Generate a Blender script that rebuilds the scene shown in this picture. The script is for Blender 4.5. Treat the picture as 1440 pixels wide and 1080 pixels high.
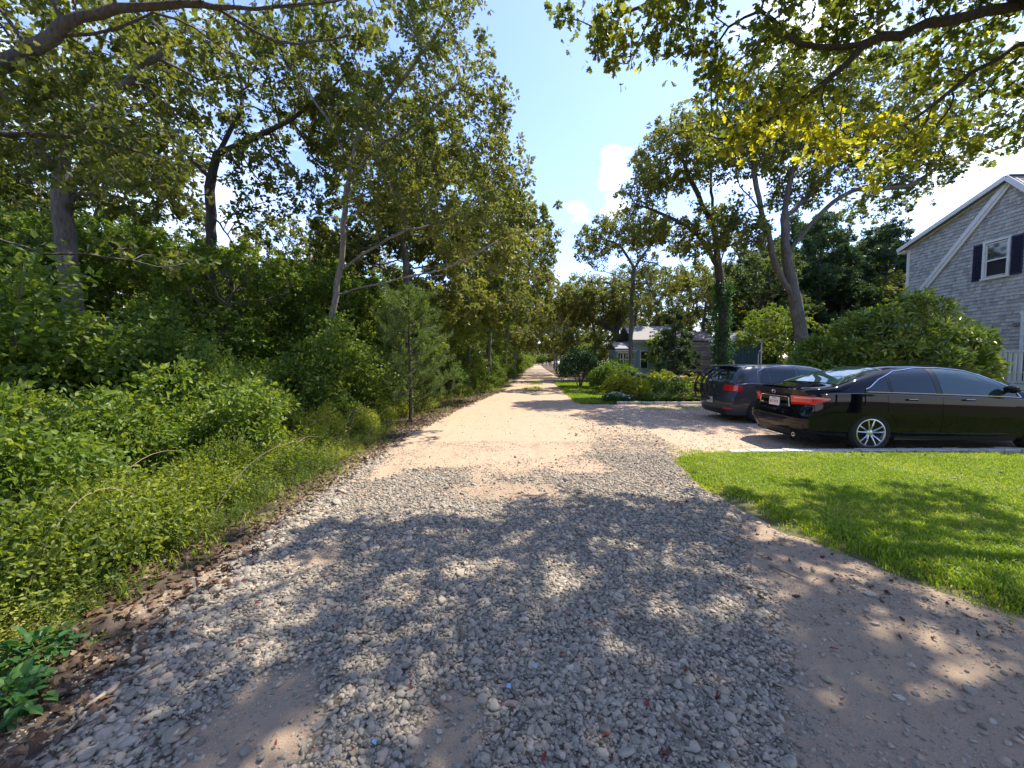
import bpy, bmesh, math, random
import numpy as np
from mathutils import Vector, Matrix

for o in list(bpy.data.objects): bpy.data.objects.remove(o)
scene = bpy.context.scene
C = scene.collection
R = math.radians

# ------------------------------------------------------------------ camera, sky, sun, exposure
F_PX, CAM_H, PITCH = 560.0, 1.5, math.atan(30 / 560.0)
cam = bpy.data.cameras.new('camera'); cam_o = bpy.data.objects.new('camera', cam); C.objects.link(cam_o)
cam.sensor_width = 36; cam.lens = 36 * F_PX / 1440; cam.clip_start = 0.05; cam.clip_end = 3000
cam_o.location = (0, 0, CAM_H); cam_o.rotation_euler = (R(90) - PITCH, 0, 0)
scene.camera = cam_o

SUN_EL = R(58); SUN_DIR = Vector((0.80 * math.cos(SUN_EL), 0.60 * math.cos(SUN_EL), math.sin(SUN_EL))).normalized()
SUN_AZ = math.atan2(SUN_DIR.x, SUN_DIR.y)      # measured from +Y towards +X
w = bpy.data.worlds.new('World'); scene.world = w; w.use_nodes = True
nt = w.node_tree; N = nt.nodes; L = nt.links; N.clear()
out = N.new('ShaderNodeOutputWorld'); bg = N.new('ShaderNodeBackground'); bg.inputs[1].default_value = 0.15
sky = N.new('ShaderNodeTexSky'); sky.sky_type = 'NISHITA'; sky.sun_disc = False
sky.sun_elevation = SUN_EL; sky.sun_rotation = SUN_AZ; sky.air_density = 1.0; sky.dust_density = .35; sky.ozone_density = 3.2
tc = N.new('ShaderNodeTexCoord')
def dirpx(x, y):
    a = (x - 720) / F_PX; b = (540 - y) / F_PX
    return Vector((a, math.cos(PITCH) + b * math.sin(PITCH), -math.sin(PITCH) + b * math.cos(PITCH))).normalized()
# thin summer cloud: noise over the whole dome, plus a few small puffs at their own bearings
mp = N.new('ShaderNodeMapping'); mp.inputs['Scale'].default_value = (1.0, 1.0, 2.6); L.new(tc.outputs['Generated'], mp.inputs[0])
nz = N.new('ShaderNodeTexNoise'); nz.inputs['Scale'].default_value = 3.0; nz.inputs['Detail'].default_value = 9; nz.inputs['Roughness'].default_value = .58
nz.inputs['Distortion'].default_value = .3
L.new(mp.outputs[0], nz.inputs[0])
cr = N.new('ShaderNodeMapRange'); cr.inputs[1].default_value = .57; cr.inputs[2].default_value = .85; cr.inputs[4].default_value = .75
L.new(nz.outputs[0], cr.inputs[0])
total = cr.outputs[0]
nz2 = N.new('ShaderNodeTexNoise'); nz2.inputs['Scale'].default_value = 14; nz2.inputs['Detail'].default_value = 8; nz2.inputs['Roughness'].default_value = .6
L.new(mp.outputs[0], nz2.inputs[0])
for (px, py, rad, amp) in ((868, 240, .045, .85), (864, 290, .032, .7), (815, 295, .03, .3), (1130, 70, .12, .5), (1400, 225, .16, .35), (250, 300, .3, .25)):
    d = dirpx(px, py)
    dv = N.new('ShaderNodeVectorMath'); dv.operation = 'DISTANCE'; L.new(tc.outputs['Generated'], dv.inputs[0]); dv.inputs[1].default_value = d
    ad = N.new('ShaderNodeMath'); ad.operation = 'MULTIPLY_ADD'; L.new(nz2.outputs[0], ad.inputs[0]); ad.inputs[1].default_value = rad * 2.6; 
    L.new(dv.outputs['Value'], ad.inputs[2])
    mr = N.new('ShaderNodeMapRange'); mr.inputs[1].default_value = rad * 2.3; mr.inputs[2].default_value = rad * 1.5; mr.inputs[3].default_value = 0; mr.inputs[4].default_value = amp
    mr.interpolation_type = 'SMOOTHSTEP'
    L.new(ad.outputs[0], mr.inputs[0])
    mx = N.new('ShaderNodeMath'); mx.operation = 'MAXIMUM'; L.new(total, mx.inputs[0]); L.new(mr.outputs[0], mx.inputs[1]); total = mx.outputs[0]
mix = N.new('ShaderNodeMix'); mix.data_type = 'RGBA'; L.new(total, mix.inputs['Factor'])
tn = N.new('ShaderNodeMix'); tn.data_type = 'RGBA'; tn.blend_type = 'MULTIPLY'; tn.inputs[0].default_value = 1; tn.inputs[7].default_value = (.80, .75, .84, 1); L.new(sky.outputs[0], tn.inputs[6]); L.new(tn.outputs[2], mix.inputs[6]); mix.inputs[7].default_value = (6.6, 6.8, 7.1, 1)
L.new(mix.outputs[2], bg.inputs[0]); L.new(bg.outputs[0], out.inputs[0])

sun = bpy.data.lights.new('sun', 'SUN'); sun.energy = 3.0; sun.angle = R(0.55); sun.color = (1, .93, .80)
sun_o = bpy.data.objects.new('sun', sun); C.objects.link(sun_o)
sun_o.rotation_euler = SUN_DIR.to_track_quat('Z', 'Y').to_euler(); sun_o.location = (20, 20, 40)

scene.view_settings.view_transform = 'Standard'; scene.view_settings.look = 'None'
scene.view_settings.exposure = 1.62; scene.view_settings.gamma = 1; scene.view_settings.use_curve_mapping = False
scene.render.engine = 'CYCLES'
cy = scene.cycles
cy.max_bounces = 8; cy.diffuse_bounces = 5; cy.glossy_bounces = 3; cy.transmission_bounces = 4; cy.transparent_max_bounces = 8
cy.caustics_reflective = False; cy.caustics_refractive = False; cy.sample_clamp_indirect = 6
cy.use_denoising = True

# ------------------------------------------------------------------ helpers
def P(x, y, D):
    """point at depth D metres in front of the camera along the pixel's ray"""
    a = (x - 720) / F_PX; b = (540 - y) / F_PX
    r = np.array([a, math.cos(PITCH) + b * math.sin(PITCH), -math.sin(PITCH) + b * math.cos(PITCH)])
    p = r * (D / r[1]); p[2] += CAM_H
    return p

def _hash(ix, iy, s):
    n = (ix.astype(np.int64) * 374761393 + iy.astype(np.int64) * 668265263 + s * 1442695) & 0x7fffffff
    n = ((n ^ (n >> 13)) * 1274126177) & 0x7fffffff
    return ((n ^ (n >> 16)) & 0xffff) / 65535.0
def vnoise(x, y, s=0):
    x = np.asarray(x, float); y = np.asarray(y, float)
    ix = np.floor(x); iy = np.floor(y); fx = x - ix; fy = y - iy
    fx = fx * fx * (3 - 2 * fx); fy = fy * fy * (3 - 2 * fy)
    a = _hash(ix, iy, s); b = _hash(ix + 1, iy, s); c = _hash(ix, iy + 1, s); d = _hash(ix + 1, iy + 1, s)
    return (a * (1 - fx) + b * fx) * (1 - fy) + (c * (1 - fx) + d * fx) * fy
def fbm(x, y, s=0, o=4):
    t = 0; a = .5
    for k in range(o): t = t + a * vnoise(x * 2 ** k, y * 2 ** k, s + k * 17); a *= .5
    return t

def link(o, parent=None, label=None, cat=None, group=None, kind=None):
    if o.name not in C.objects: C.objects.link(o)
    if parent: o.parent = parent
    if label: o['label'] = label
    if cat: o['category'] = cat
    if group: o['group'] = group
    if kind: o['kind'] = kind
    return o
def empty(name, loc, label, cat, group=None, rz=0):
    o = bpy.data.objects.new(name, None); o.empty_display_size = .3; o.location = loc; o.rotation_euler = (0, 0, rz)
    return link(o, None, label, cat, group)
def mesh_np(name, verts, faces, mats, smooth=False, tint=None, vattr=None, matidx=None):
    """faces: (n,k) int array"""
    me = bpy.data.meshes.new(name)
    verts = np.ascontiguousarray(verts, dtype=np.float32); faces = np.ascontiguousarray(faces, dtype=np.int32)
    n, k = faces.shape
    me.vertices.add(len(verts)); me.vertices.foreach_set('co', verts.ravel())
    me.loops.add(n * k); me.loops.foreach_set('vertex_index', faces.ravel())
    me.polygons.add(n); me.polygons.foreach_set('loop_start', np.arange(0, n * k, k, dtype=np.int32))
    me.polygons.foreach_set('loop_total', np.full(n, k, dtype=np.int32))
    if matidx is not None: me.polygons.foreach_set('material_index', np.asarray(matidx, dtype=np.int32))
    me.update(calc_edges=True)
    me.polygons.foreach_set('use_smooth', np.full(n, bool(smooth)))
    for m in (mats if isinstance(mats, (list, tuple)) else [mats]): me.materials.append(m)
    if tint is not None:
        a = me.attributes.new('tint', 'FLOAT', 'FACE'); a.data.foreach_set('value', np.asarray(tint, dtype=np.float32))
    for nm, v in (vattr or {}).items():
        a = me.attributes.new(nm, 'FLOAT', 'POINT'); a.data.foreach_set('value', np.asarray(v, dtype=np.float32))
    return me
def obj(name, me, parent=None, **kw):
    o = bpy.data.objects.new(name, me); return link(o, parent, **kw)

class MB:
    """small mesh collector"""
    def __init__(s): s.v = []; s.f = []
    def add(s, vs, fs):
        b = len(s.v); s.v += [tuple(v) for v in vs]; s.f += [tuple(i + b for i in f) for f in fs]; return s
    def box(s, c, size, rot=None):
        hx, hy, hz = size[0] / 2, size[1] / 2, size[2] / 2
        vs = [Vector((x * hx, y * hy, z * hz)) for x in (-1, 1) for y in (-1, 1) for z in (-1, 1)]
        if rot is not None: vs = [rot @ v for v in vs]
        vs = [v + Vector(c) for v in vs]
        return s.add(vs, [(0, 1, 3, 2), (4, 6, 7, 5), (0, 4, 5, 1), (2, 3, 7, 6), (0, 2, 6, 4), (1, 5, 7, 3)])
    def tube(s, pts, rad, n=8, caps=True, flat=None):
        pts = [Vector(p) for p in pts]; rings = []
        rs = rad if isinstance(rad, (list, tuple)) else [rad] * len(pts)
        up = Vector((0, 0, 1))
        for i, p in enumerate(pts):
            d = (pts[min(i + 1, len(pts) - 1)] - pts[max(i - 1, 0)])
            d = d.normalized() if d.length > 1e-9 else Vector((0, 0, 1))
            a = d.cross(up)
            if a.length < .05: a = d.cross(Vector((1, 0, 0)))
            a.normalize(); b = d.cross(a); up = -b if False else up
            rings.append([p + (a * math.cos(t) + b * math.sin(t) * (flat or 1)) * rs[i] for t in [2 * math.pi * j / n for j in range(n)]])
        vs = [v for r in rings for v in r]; fs = []
        for i in range(len(pts) - 1):
            for j in range(n):
                k = (j + 1) % n; fs.append((i * n + j, i * n + k, (i + 1) * n + k, (i + 1) * n + j))
        if caps: fs.append(tuple(range(n))[::-1]); fs.append(tuple((len(pts) - 1) * n + j for j in range(n)))
        return s.add(vs, fs)
    def lathe(s, prof, axis='y', c=(0, 0, 0), n=32):
        """prof: (r, h) list; axis of revolution"""
        vs = []; fs = []
        for (r, h) in prof:
            for j in range(n):
                t = 2 * math.pi * j / n; x, z = r * math.cos(t), r * math.sin(t)
                vs.append((c[0] + x, c[1] + h, c[2] + z) if axis == 'y' else (c[0] + x, c[1] + z, c[2] + h))
        for i in range(len(prof) - 1):
            for j in range(n):
                k = (j + 1) % n; fs.append((i * n + j, i * n + k, (i + 1) * n + k, (i + 1) * n + j))
        return s.add(vs, fs)
    def prism(s, poly, a, b, axis='x'):
        """poly of (u,v) extruded from a to b along axis; axis x: (u,v)=(y,z); y: (x,z); z: (x,y)"""
        f = {'x': lambda u, v, t: (t, u, v), 'y': lambda u, v, t: (u, t, v), 'z': lambda u, v, t: (u, v, t)}[axis]
        n = len(poly); vs = [f(u, v, a) for u, v in poly] + [f(u, v, b) for u, v in poly]
        fs = [tuple(range(n))[::-1], tuple(range(n, 2 * n))] + [(i, (i + 1) % n, n + (i + 1) % n, n + i) for i in range(n)]
        return s.add(vs, fs)
    def mesh(s, name, mat, smooth=False, bevel=0):
        me = bpy.data.meshes.new(name); me.from_pydata(s.v, [], s.f)
        bm = bmesh.new(); bm.from_mesh(me)
        if bevel: bmesh.ops.bevel(bm, geom=list(bm.edges), offset=bevel, segments=1, affect='EDGES')
        bmesh.ops.recalc_face_normals(bm, faces=bm.faces); bm.to_mesh(me); bm.free()
        for m in (mat if isinstance(mat, (list, tuple)) else [mat]): me.materials.append(m)
        if smooth:
            for p in me.polygons: p.use_smooth = True
            try: me.set_sharp_from_angle(angle=R(38))
            except Exception: pass
        return me
    def build(s, name, mat, parent=None, smooth=False, bevel=0, **kw):
        return obj(name, s.mesh(name, mat, smooth, bevel), parent, **kw)

def copy_tree(root, loc, rz=0, scale=1.0, label=None, group=None):
    r = root.copy(); C.objects.link(r); r.location = loc; r.rotation_euler = (0, 0, rz)
    r.scale = (scale,) * 3 if not isinstance(scale, tuple) else scale
    if label: r['label'] = label
    if group: r['group'] = group
    for ch in list(root.children):
        c = ch.copy(); C.objects.link(c); c.parent = r
        for g in list(ch.children):
            d = g.copy(); C.objects.link(d); d.parent = c
    return r

# ------------------------------------------------------------------ materials
def mat(name):
    m = bpy.data.materials.new(name); m.use_nodes = True
    nt = m.node_tree; b = nt.nodes['Principled BSDF']; return m, nt, nt.nodes, nt.links, b
def noise(nt, scale, detail=5, rough=.6, vec=None, dist=0):
    n = nt.nodes.new('ShaderNodeTexNoise'); n.inputs['Scale'].default_value = scale; n.inputs['Detail'].default_value = detail
    n.inputs['Roughness'].default_value = rough; n.inputs['Distortion'].default_value = dist
    if vec is not None: nt.links.new(vec, n.inputs['Vector'])
    return n.outputs['Fac']
def ramp(nt, fac, stops):
    r = nt.nodes.new('ShaderNodeValToRGB'); e = r.color_ramp.elements
    while len(e) > 1: e.remove(e[-1])
    e[0].position = stops[0][0]; e[0].color = (*stops[0][1], 1)
    for p, c in stops[1:]: x = e.new(p); x.color = (*c, 1)
    nt.links.new(fac, r.inputs[0]); return r.outputs[0]
def mixc(nt, fac, a, b, mode='MIX'):
    m = nt.nodes.new('ShaderNodeMix'); m.data_type = 'RGBA'; m.blend_type = mode
    if isinstance(fac, (int, float)): m.inputs['Factor'].default_value = fac
    else: nt.links.new(fac, m.inputs['Factor'])
    for v, i in ((a, 6), (b, 7)):
        if isinstance(v, tuple): m.inputs[i].default_value = (*v, 1)
        else: nt.links.new(v, m.inputs[i])
    return m.outputs[2]
def math_(nt, op, a, b=None):
    m = nt.nodes.new('ShaderNodeMath'); m.operation = op
    for v, i in ((a, 0), (b, 1)):
        if v is None: continue
        if isinstance(v, (int, float)): m.inputs[i].default_value = v
        else: nt.links.new(v, m.inputs[i])
    return m.outputs[0]
def bump(nt, b, h, strength=.5, dist=.02):
    n = nt.nodes.new('ShaderNodeBump'); n.inputs['Strength'].default_value = strength; n.inputs['Distance'].default_value = dist
    nt.links.new(h, n.inputs['Height']); nt.links.new(n.outputs[0], b.inputs['Normal'])
def coord(nt, kind='Object', scale=None):
    t = nt.nodes.new('ShaderNodeTexCoord')
    if scale is None: return t.outputs[kind]
    m = nt.nodes.new('ShaderNodeMapping'); m.inputs['Scale'].default_value = scale; nt.links.new(t.outputs[kind], m.inputs[0]); return m.outputs[0]
def worldpos(nt):
    g = nt.nodes.new('ShaderNodeNewGeometry'); return g.outputs['Position']
def simple(name, col, rough=.6, metal=0, var=.12, vs=8.0, bmp=0, coat=0, spec=.5):
    m, nt, N, L, b = mat(name)
    v = noise(nt, vs, 6, .65, coord(nt))
    lo = tuple(c * (1 - var) for c in col); hi = tuple(min(1, c * (1 + var)) for c in col)
    L.new(ramp(nt, v, [(.3, lo), (.7, hi)]), b.inputs['Base Color'])
    b.inputs['Roughness'].default_value = rough; b.inputs['Metallic'].default_value = metal
    b.inputs['Coat Weight'].default_value = coat; b.inputs['Coat Roughness'].default_value = .03; b.inputs['Specular IOR Level'].default_value = spec
    if bmp: bump(nt, b, noise(nt, vs * 5, 5, .6, coord(nt)), .5, bmp)
    return m
def leaf_mat(name, stops, trans=.38, gain=1.7, rough=.5, spec=.35, obj_var=.25):
    stops = [(p_, tuple(min(.8, v * LEAF_GAIN) for v in c_)) for p_, c_ in stops] if 'petal' not in name and 'fallen' not in name else stops
    m, nt, N, L, b = mat(name)
    a = N.new('ShaderNodeAttribute'); a.attribute_name = 'tint'
    oi = N.new('ShaderNodeObjectInfo')
    f = math_(nt, 'ADD', a.outputs['Fac'], math_(nt, 'MULTIPLY', math_(nt, 'SUBTRACT', oi.outputs['Random'], .5), obj_var))
    c = ramp(nt, f, stops)
    L.new(c, b.inputs['Base Color']); b.inputs['Roughness'].default_value = rough; b.inputs['Specular IOR Level'].default_value = spec
    tr = N.new('ShaderNodeBsdfTranslucent')
    tcol = mixc(nt, 1.0, c, (gain * 1.15, gain * 1.1, gain * .45), 'MULTIPLY')
    L.new(tcol, tr.inputs[0])
    mx = N.new('ShaderNodeMixShader'); mx.inputs[0].default_value = trans
    L.new(b.outputs[0], mx.inputs[1]); L.new(tr.outputs[0], mx.inputs[2]); L.new(mx.outputs[0], N['Material Output'].inputs[0])
    return m
LEAF_GAIN = 1.4
M = {}
M['oak'] = leaf_mat('oak_leaves', [(0, (.032, .055, .013)), (.35, (.075, .095, .022)), (.7, (.125, .13, .034)), (.93, (.17, .16, .04)), (1, (.26, .17, .04))])
M['oak_dark'] = leaf_mat('dark_oak_leaves', [(0, (.026, .046, .015)), (.5, (.055, .08, .023)), (1, (.11, .125, .036))], spec=.45)
M['near_oak'] = leaf_mat('overhead_oak_leaves', [(0, (.03, .05, .012)), (.5, (.065, .085, .018)), (.85, (.12, .13, .022)), (1, (.27, .26, .02))], trans=.45, gain=2.0, rough=.42)
M['shrub'] = leaf_mat('shrub_leaves', [(0, (.035, .07, .012)), (.4, (.075, .12, .018)), (.8, (.13, .17, .024)), (1, (.19, .20, .035))])
M['weed'] = leaf_mat('weed_leaves', [(0, (.04, .07, .014)), (.5, (.125, .155, .024)), (.85, (.22, .25, .03)), (1, (.27, .24, .07))], trans=.45, obj_var=.6)
M['ivy'] = leaf_mat('ivy_leaves', [(0, (.014, .048, .012)), (.6, (.03, .085, .02)), (1, (.06, .12, .025))], trans=.3)
M['rhodo'] = leaf_mat('rhododendron_leaves', [(0, (.022, .048, .012)), (.45, (.07, .115, .02)), (.8, (.15, .20, .035)), (1, (.27, .30, .06))], trans=.16, rough=.3, spec=.7)
M['needle'] = leaf_mat('pine_needles', [(0, (.03, .062, .018)), (.5, (.065, .105, .032)), (1, (.115, .15, .05))], trans=.3)
M['needle_dark'] = leaf_mat('dark_pine_needles', [(0, (.016, .036, .014)), (.6, (.034, .062, .024)), (1, (.06, .09, .035))], trans=.25)
M['yew'] = leaf_mat('dark_hedge_leaves', [(0, (.01, .03, .012)), (1, (.03, .065, .025))], trans=.2)
M['grass'] = leaf_mat('lawn_blades', [(0, (.07, .125, .01)), (.5, (.145, .215, .014)), (.9, (.23, .28, .025)), (1, (.33, .29, .1))], trans=.42, gain=1.5)
M['litter'] = leaf_mat('fallen_leaves', [(0, (.045, .024, .015)), (.5, (.095, .055, .032)), (.9, (.17, .105, .06)), (1, (.24, .16, .09))], trans=.1)
M['redleaf'] = leaf_mat('red_fallen_leaves', [(0, (.11, .018, .016)), (.6, (.22, .035, .025)), (1, (.26, .09, .04))], trans=.15)
for nm, col in (('white_petal', (.75, .74, .72)), ('orange_petal', (.75, .27, .02)), ('pink_petal', (.6, .2, .28)), ('yellow_petal', (.75, .55, .05)), ('mauve_petal', (.42, .3, .42))):
    M[nm] = leaf_mat(nm, [(0, tuple(c * .75 for c in col)), (1, col)], trans=.3, gain=1.0)

def bark(name, c0, c1, lich=.35):
    m, nt, N, L, b = mat(name)
    v = coord(nt, 'Object', (1, 1, .22)); n1 = noise(nt, 26, 8, .7, v, .4); n2 = noise(nt, 2.2, 5, .6, coord(nt))
    c = ramp(nt, n1, [(.3, c0), (.62, c1)])
    lm = ramp(nt, n2, [(.52, (0, 0, 0)), (.68, (lich,) * 3)])
    L.new(mixc(nt, lm, c, (.27, .29, .24)), b.inputs['Base Color']); b.inputs['Roughness'].default_value = .9
    bump(nt, b, n1, 1.0, .06); return m
M['bark'] = bark('oak_bark', (.06, .05, .042), (.2, .175, .15))
M['bark_dark'] = bark('dark_bark', (.035, .028, .023), (.11, .09, .075), .2)
M['bark_pale'] = bark('pale_bark', (.13, .11, .09), (.36, .32, .27))
M['cane'] = simple('dry_cane', (.36, .27, .17), .8, vs=30)
M['stem'] = simple('green_stem', (.12, .14, .05), .7)
M['twig'] = simple('dead_twig', (.17, .12, .09), .9, vs=40)
# ------------------------------------------------------------------ leaves and trees
def leaf_template(kind):
    if kind == 'quad':     # two folded halves of a leaf, 2 quads
        v = [(0, 0, 0), (0, .5, -.04), (0, 1, -.16), (.27, .28, .07), (.25, .72, .03), (-.27, .28, .07), (-.25, .72, .03)]
        f = [(0, 3, 4, 1), (1, 4, 2, 2), (0, 1, 6, 5), (1, 2, 2, 6)]
        v = [(0, 0, 0), (0, 1, -.12), (.29, .5, .06), (-.29, .5, .06)]
        f = [(0, 2, 1), (0, 1, 3)]
    elif kind == 'ovate':
        v = [(0, 0, 0), (0, .5, -.05), (0, 1, -.2), (.3, .32, .06), (.2, .72, .0), (-.3, .32, .06), (-.2, .72, .0)]
        f = [(0, 3, 1), (3, 4, 1), (4, 2, 1), (0, 1, 5), (5, 1, 6), (6, 1, 2)]
    elif kind == 'oak':    # lobed outline
        rt = [(.05, .02), (.17, .22), (.10, .32), (.30, .50), (.17, .58), (.34, .80), (.15, .84), (0, 1.02)]
        v = [(0, 0, 0)] + [(x, y, .10 * x - .12 * y * y) for x, y in rt[1:]] + [(-x, y, .10 * x - .12 * y * y) for x, y in rt[1:-1]]
        v += [(0, .36, -.03), (0, .70, -.08)]
        a, b_ = 14, 15
        f = [(0, 1, a), (1, 2, a), (2, 3, a), (3, 4, a), (a, 4, b_), (4, 5, b_), (5, 6, b_), (6, 7, b_),
             (0, a, 8), (8, a, 9), (9, a, 10), (10, a, 11), (a, b_, 11), (11, b_, 12), (12, b_, 13), (13, b_, 7)]
    elif kind == 'long':
        v = [(0, 0, 0), (0, 1, -.22), (.19, .58, .02), (-.19, .58, .02)]
        f = [(0, 2, 1), (0, 1, 3)]
    elif kind == 'needle':
        v = [(-.012, 0, 0), (.012, 0, 0), (0, 1, -.05)]; f = [(0, 1, 2)]
    return np.array(v, float), np.array(f, int)

def make_leaves(pos, out_dir, size, kind, rng, tint, up=.55, spread=.9):
    """pos (n,3); out_dir (n,3) direction a leaf points; returns verts, faces, tint"""
    n = len(pos); T, Fc = leaf_template(kind)
    d = out_dir + rng.normal(0, spread, (n, 3)) * .55; d[:, 2] -= .12
    d /= np.linalg.norm(d, axis=1)[:, None] + 1e-9
    nrm = rng.normal(0, 1, (n, 3)) * (1 - up) + np.array([0.12, -.05, 1.0]) * up
    nrm -= d * (nrm * d).sum(1)[:, None]; nrm /= np.linalg.norm(nrm, axis=1)[:, None] + 1e-9
    s = np.cross(d, nrm)
    sz = size * rng.uniform(.6, 1.25, n)
    V = pos[:, None, :] + sz[:, None, None] * (T[None, :, 0:1] * s[:, None, :] + T[None, :, 1:2] * d[:, None, :] + T[None, :, 2:3] * nrm[:, None, :])
    F_ = (np.arange(n) * len(T))[:, None, None] + Fc[None]
    return V.reshape(-1, 3), F_.reshape(-1, 3), np.repeat(tint, len(Fc))

def grow(rng, paths, att, step=.3, infl=1.6, kill=.45, iters=90, jitter=.25, grav=0.0):
    """space colonisation: paths = list of (list of points, index of path it starts from or None)"""
    P_ = []; par = []
    for pts, frm in paths:
        pts = [np.array(p, float) for p in pts]
        if frm is None: P_.append(pts[0]); par.append(-1); prev = 0
        else:
            k = int(np.argmin(((np.array(P_) - pts[0]) ** 2).sum(1))); prev = k
        cur = P_[prev]
        # smooth path by Catmull-Rom
        seq = [cur] + pts[1:]
        for i in range(len(seq) - 1):
            p0 = seq[max(i - 1, 0)]; p1 = seq[i]; p2 = seq[i + 1]; p3 = seq[min(i + 2, len(seq) - 1)]
            m = max(1, int(np.linalg.norm(p2 - p1) / step))
            for q in range(1, m + 1):
                t = q / m
                c = .5 * ((2 * p1) + (-p0 + p2) * t + (2 * p0 - 5 * p1 + 4 * p2 - p3) * t * t + (-p0 + 3 * p1 - 3 * p2 + p3) * t ** 3)
                P_.append(c + rng.normal(0, .018, 3) * (q < m)); par.append(prev); prev = len(P_) - 1
    nscript = len(P_)
    att = np.array(att, float)
    nodes = np.array(P_)
    d2 = ((att[:, None] - nodes[None]) ** 2).sum(2); near = d2.argmin(1); dmin = d2.min(1)
    alive = np.ones(len(att), bool)
    for it in range(iters):
        inf = infl if it > 12 else infl * 2.6
        m = alive & (dmin < inf * inf)
        if not m.any():
            m = alive.copy()
            if not m.any(): break
        idx = near[m]; vec = att[m] - nodes[idx]; vec /= np.linalg.norm(vec, axis=1)[:, None] + 1e-9
        u, inv = np.unique(idx, return_inverse=True)
        acc = np.zeros((len(u), 3)); np.add.at(acc, inv, vec)
        acc /= np.linalg.norm(acc, axis=1)[:, None] + 1e-9
        pd = nodes[u] - nodes[[par[i] if par[i] >= 0 else i for i in u]]
        ln = np.linalg.norm(pd, axis=1)[:, None]; pd = np.where(ln > 1e-6, pd / (ln + 1e-9), 0)
        acc = acc + .35 * pd + rng.normal(0, jitter, acc.shape); acc[:, 2] += grav
        acc /= np.linalg.norm(acc, axis=1)[:, None] + 1e-9
        new = nodes[u] + acc * step
        base = len(nodes); nodes = np.vstack([nodes, new]); par += list(map(int, u))
        dn = ((att[:, None] - new[None]) ** 2).sum(2); j = dn.argmin(1); dd = dn.min(1)
        b = dd < dmin; near[b] = base + j[b]; dmin = np.minimum(dmin, dd)
        alive &= dmin > kill * kill
        if len(nodes) > 9000: break
    return nodes, np.array(par), nscript

def ellipsoid_pts(rng, c, r, n, shell=.35):
    v = rng.normal(0, 1, (n, 3)); v /= np.linalg.norm(v, axis=1)[:, None]
    rad = rng.uniform(0, 1, n) ** shell
    return np.array(c) + v * rad[:, None] * np.array(r)

def branch_mesh(nodes, par, r0, rtrunk, expo, minr=0.0, root_flare=1.35):
    n = len(nodes); ch = [[] for _ in range(n)]
    for i in range(n):
        if par[i] >= 0: ch[par[i]].append(i)
    w_ = np.zeros(n)
    for i in range(n - 1, -1, -1):
        w_[i] = (sum(w_[c] for c in ch[i])) if ch[i] else 1.0
    rad = r0 + (rtrunk - r0) * (w_ / w_.max()) ** expo
    verts = []; faces = []; stack = [(0, -1)]
    def frame(d):
        a = np.cross(d, (0, 0, 1.0))
        if np.linalg.norm(a) < .1: a = np.cross(d, (1.0, 0, 0))
        a /= np.linalg.norm(a); return a, np.cross(d, a)
    while stack:
        st, pr = stack.pop()
        chain = ([pr] if pr >= 0 else []) + [st]; cur = st
        while ch[cur]:
            cs = sorted(ch[cur], key=lambda c: -w_[c])
            for c in cs[1:]: stack.append((c, cur))
            cur = cs[0]; chain.append(cur)
        if len(chain) < 2: continue
        k0 = 1 if pr >= 0 else 0
        R0 = rad[chain[k0]]
        if R0 < minr: continue
        sides = 12 if R0 > .12 else 8 if R0 > .05 else 5 if R0 > .018 else 3
        base = len(verts); prev_a = None; cnt = 0
        for q, i in enumerate(chain):
            p = nodes[i]; nx = nodes[chain[min(q + 1, len(chain) - 1)]]; pv = nodes[chain[max(q - 1, 0)]]
            d = nx - pv; d = d / (np.linalg.norm(d) + 1e-9)
            if prev_a is None: a, b = frame(d)
            else:
                a = prev_a - d * np.dot(prev_a, d); a /= np.linalg.norm(a) + 1e-9; b = np.cross(d, a)
            prev_a = a
            r = rad[i] if not (q == 0 and pr >= 0) else R0
            if pr < 0:
                h = np.linalg.norm(p - nodes[0]); r = r * (1 + (root_flare - 1) * math.exp(-h / .25))
            if q == len(chain) - 1: r *= .4
            for s_ in range(sides):
                t = 2 * math.pi * s_ / sides; wob = 1 + (.07 * math.sin(3 * t + i) if R0 > .1 else 0)
                verts.append(p + (a * math.cos(t) + b * math.sin(t)) * r * wob)
            cnt += 1
        for q in range(cnt - 1):
            for s_ in range(sides):
                k = (s_ + 1) % sides
                faces.append((base + q * sides + s_, base + q * sides + k, base + (q + 1) * sides + k, base + (q + 1) * sides + s_))
    return np.array(verts), np.array(faces), rad, ch

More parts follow.
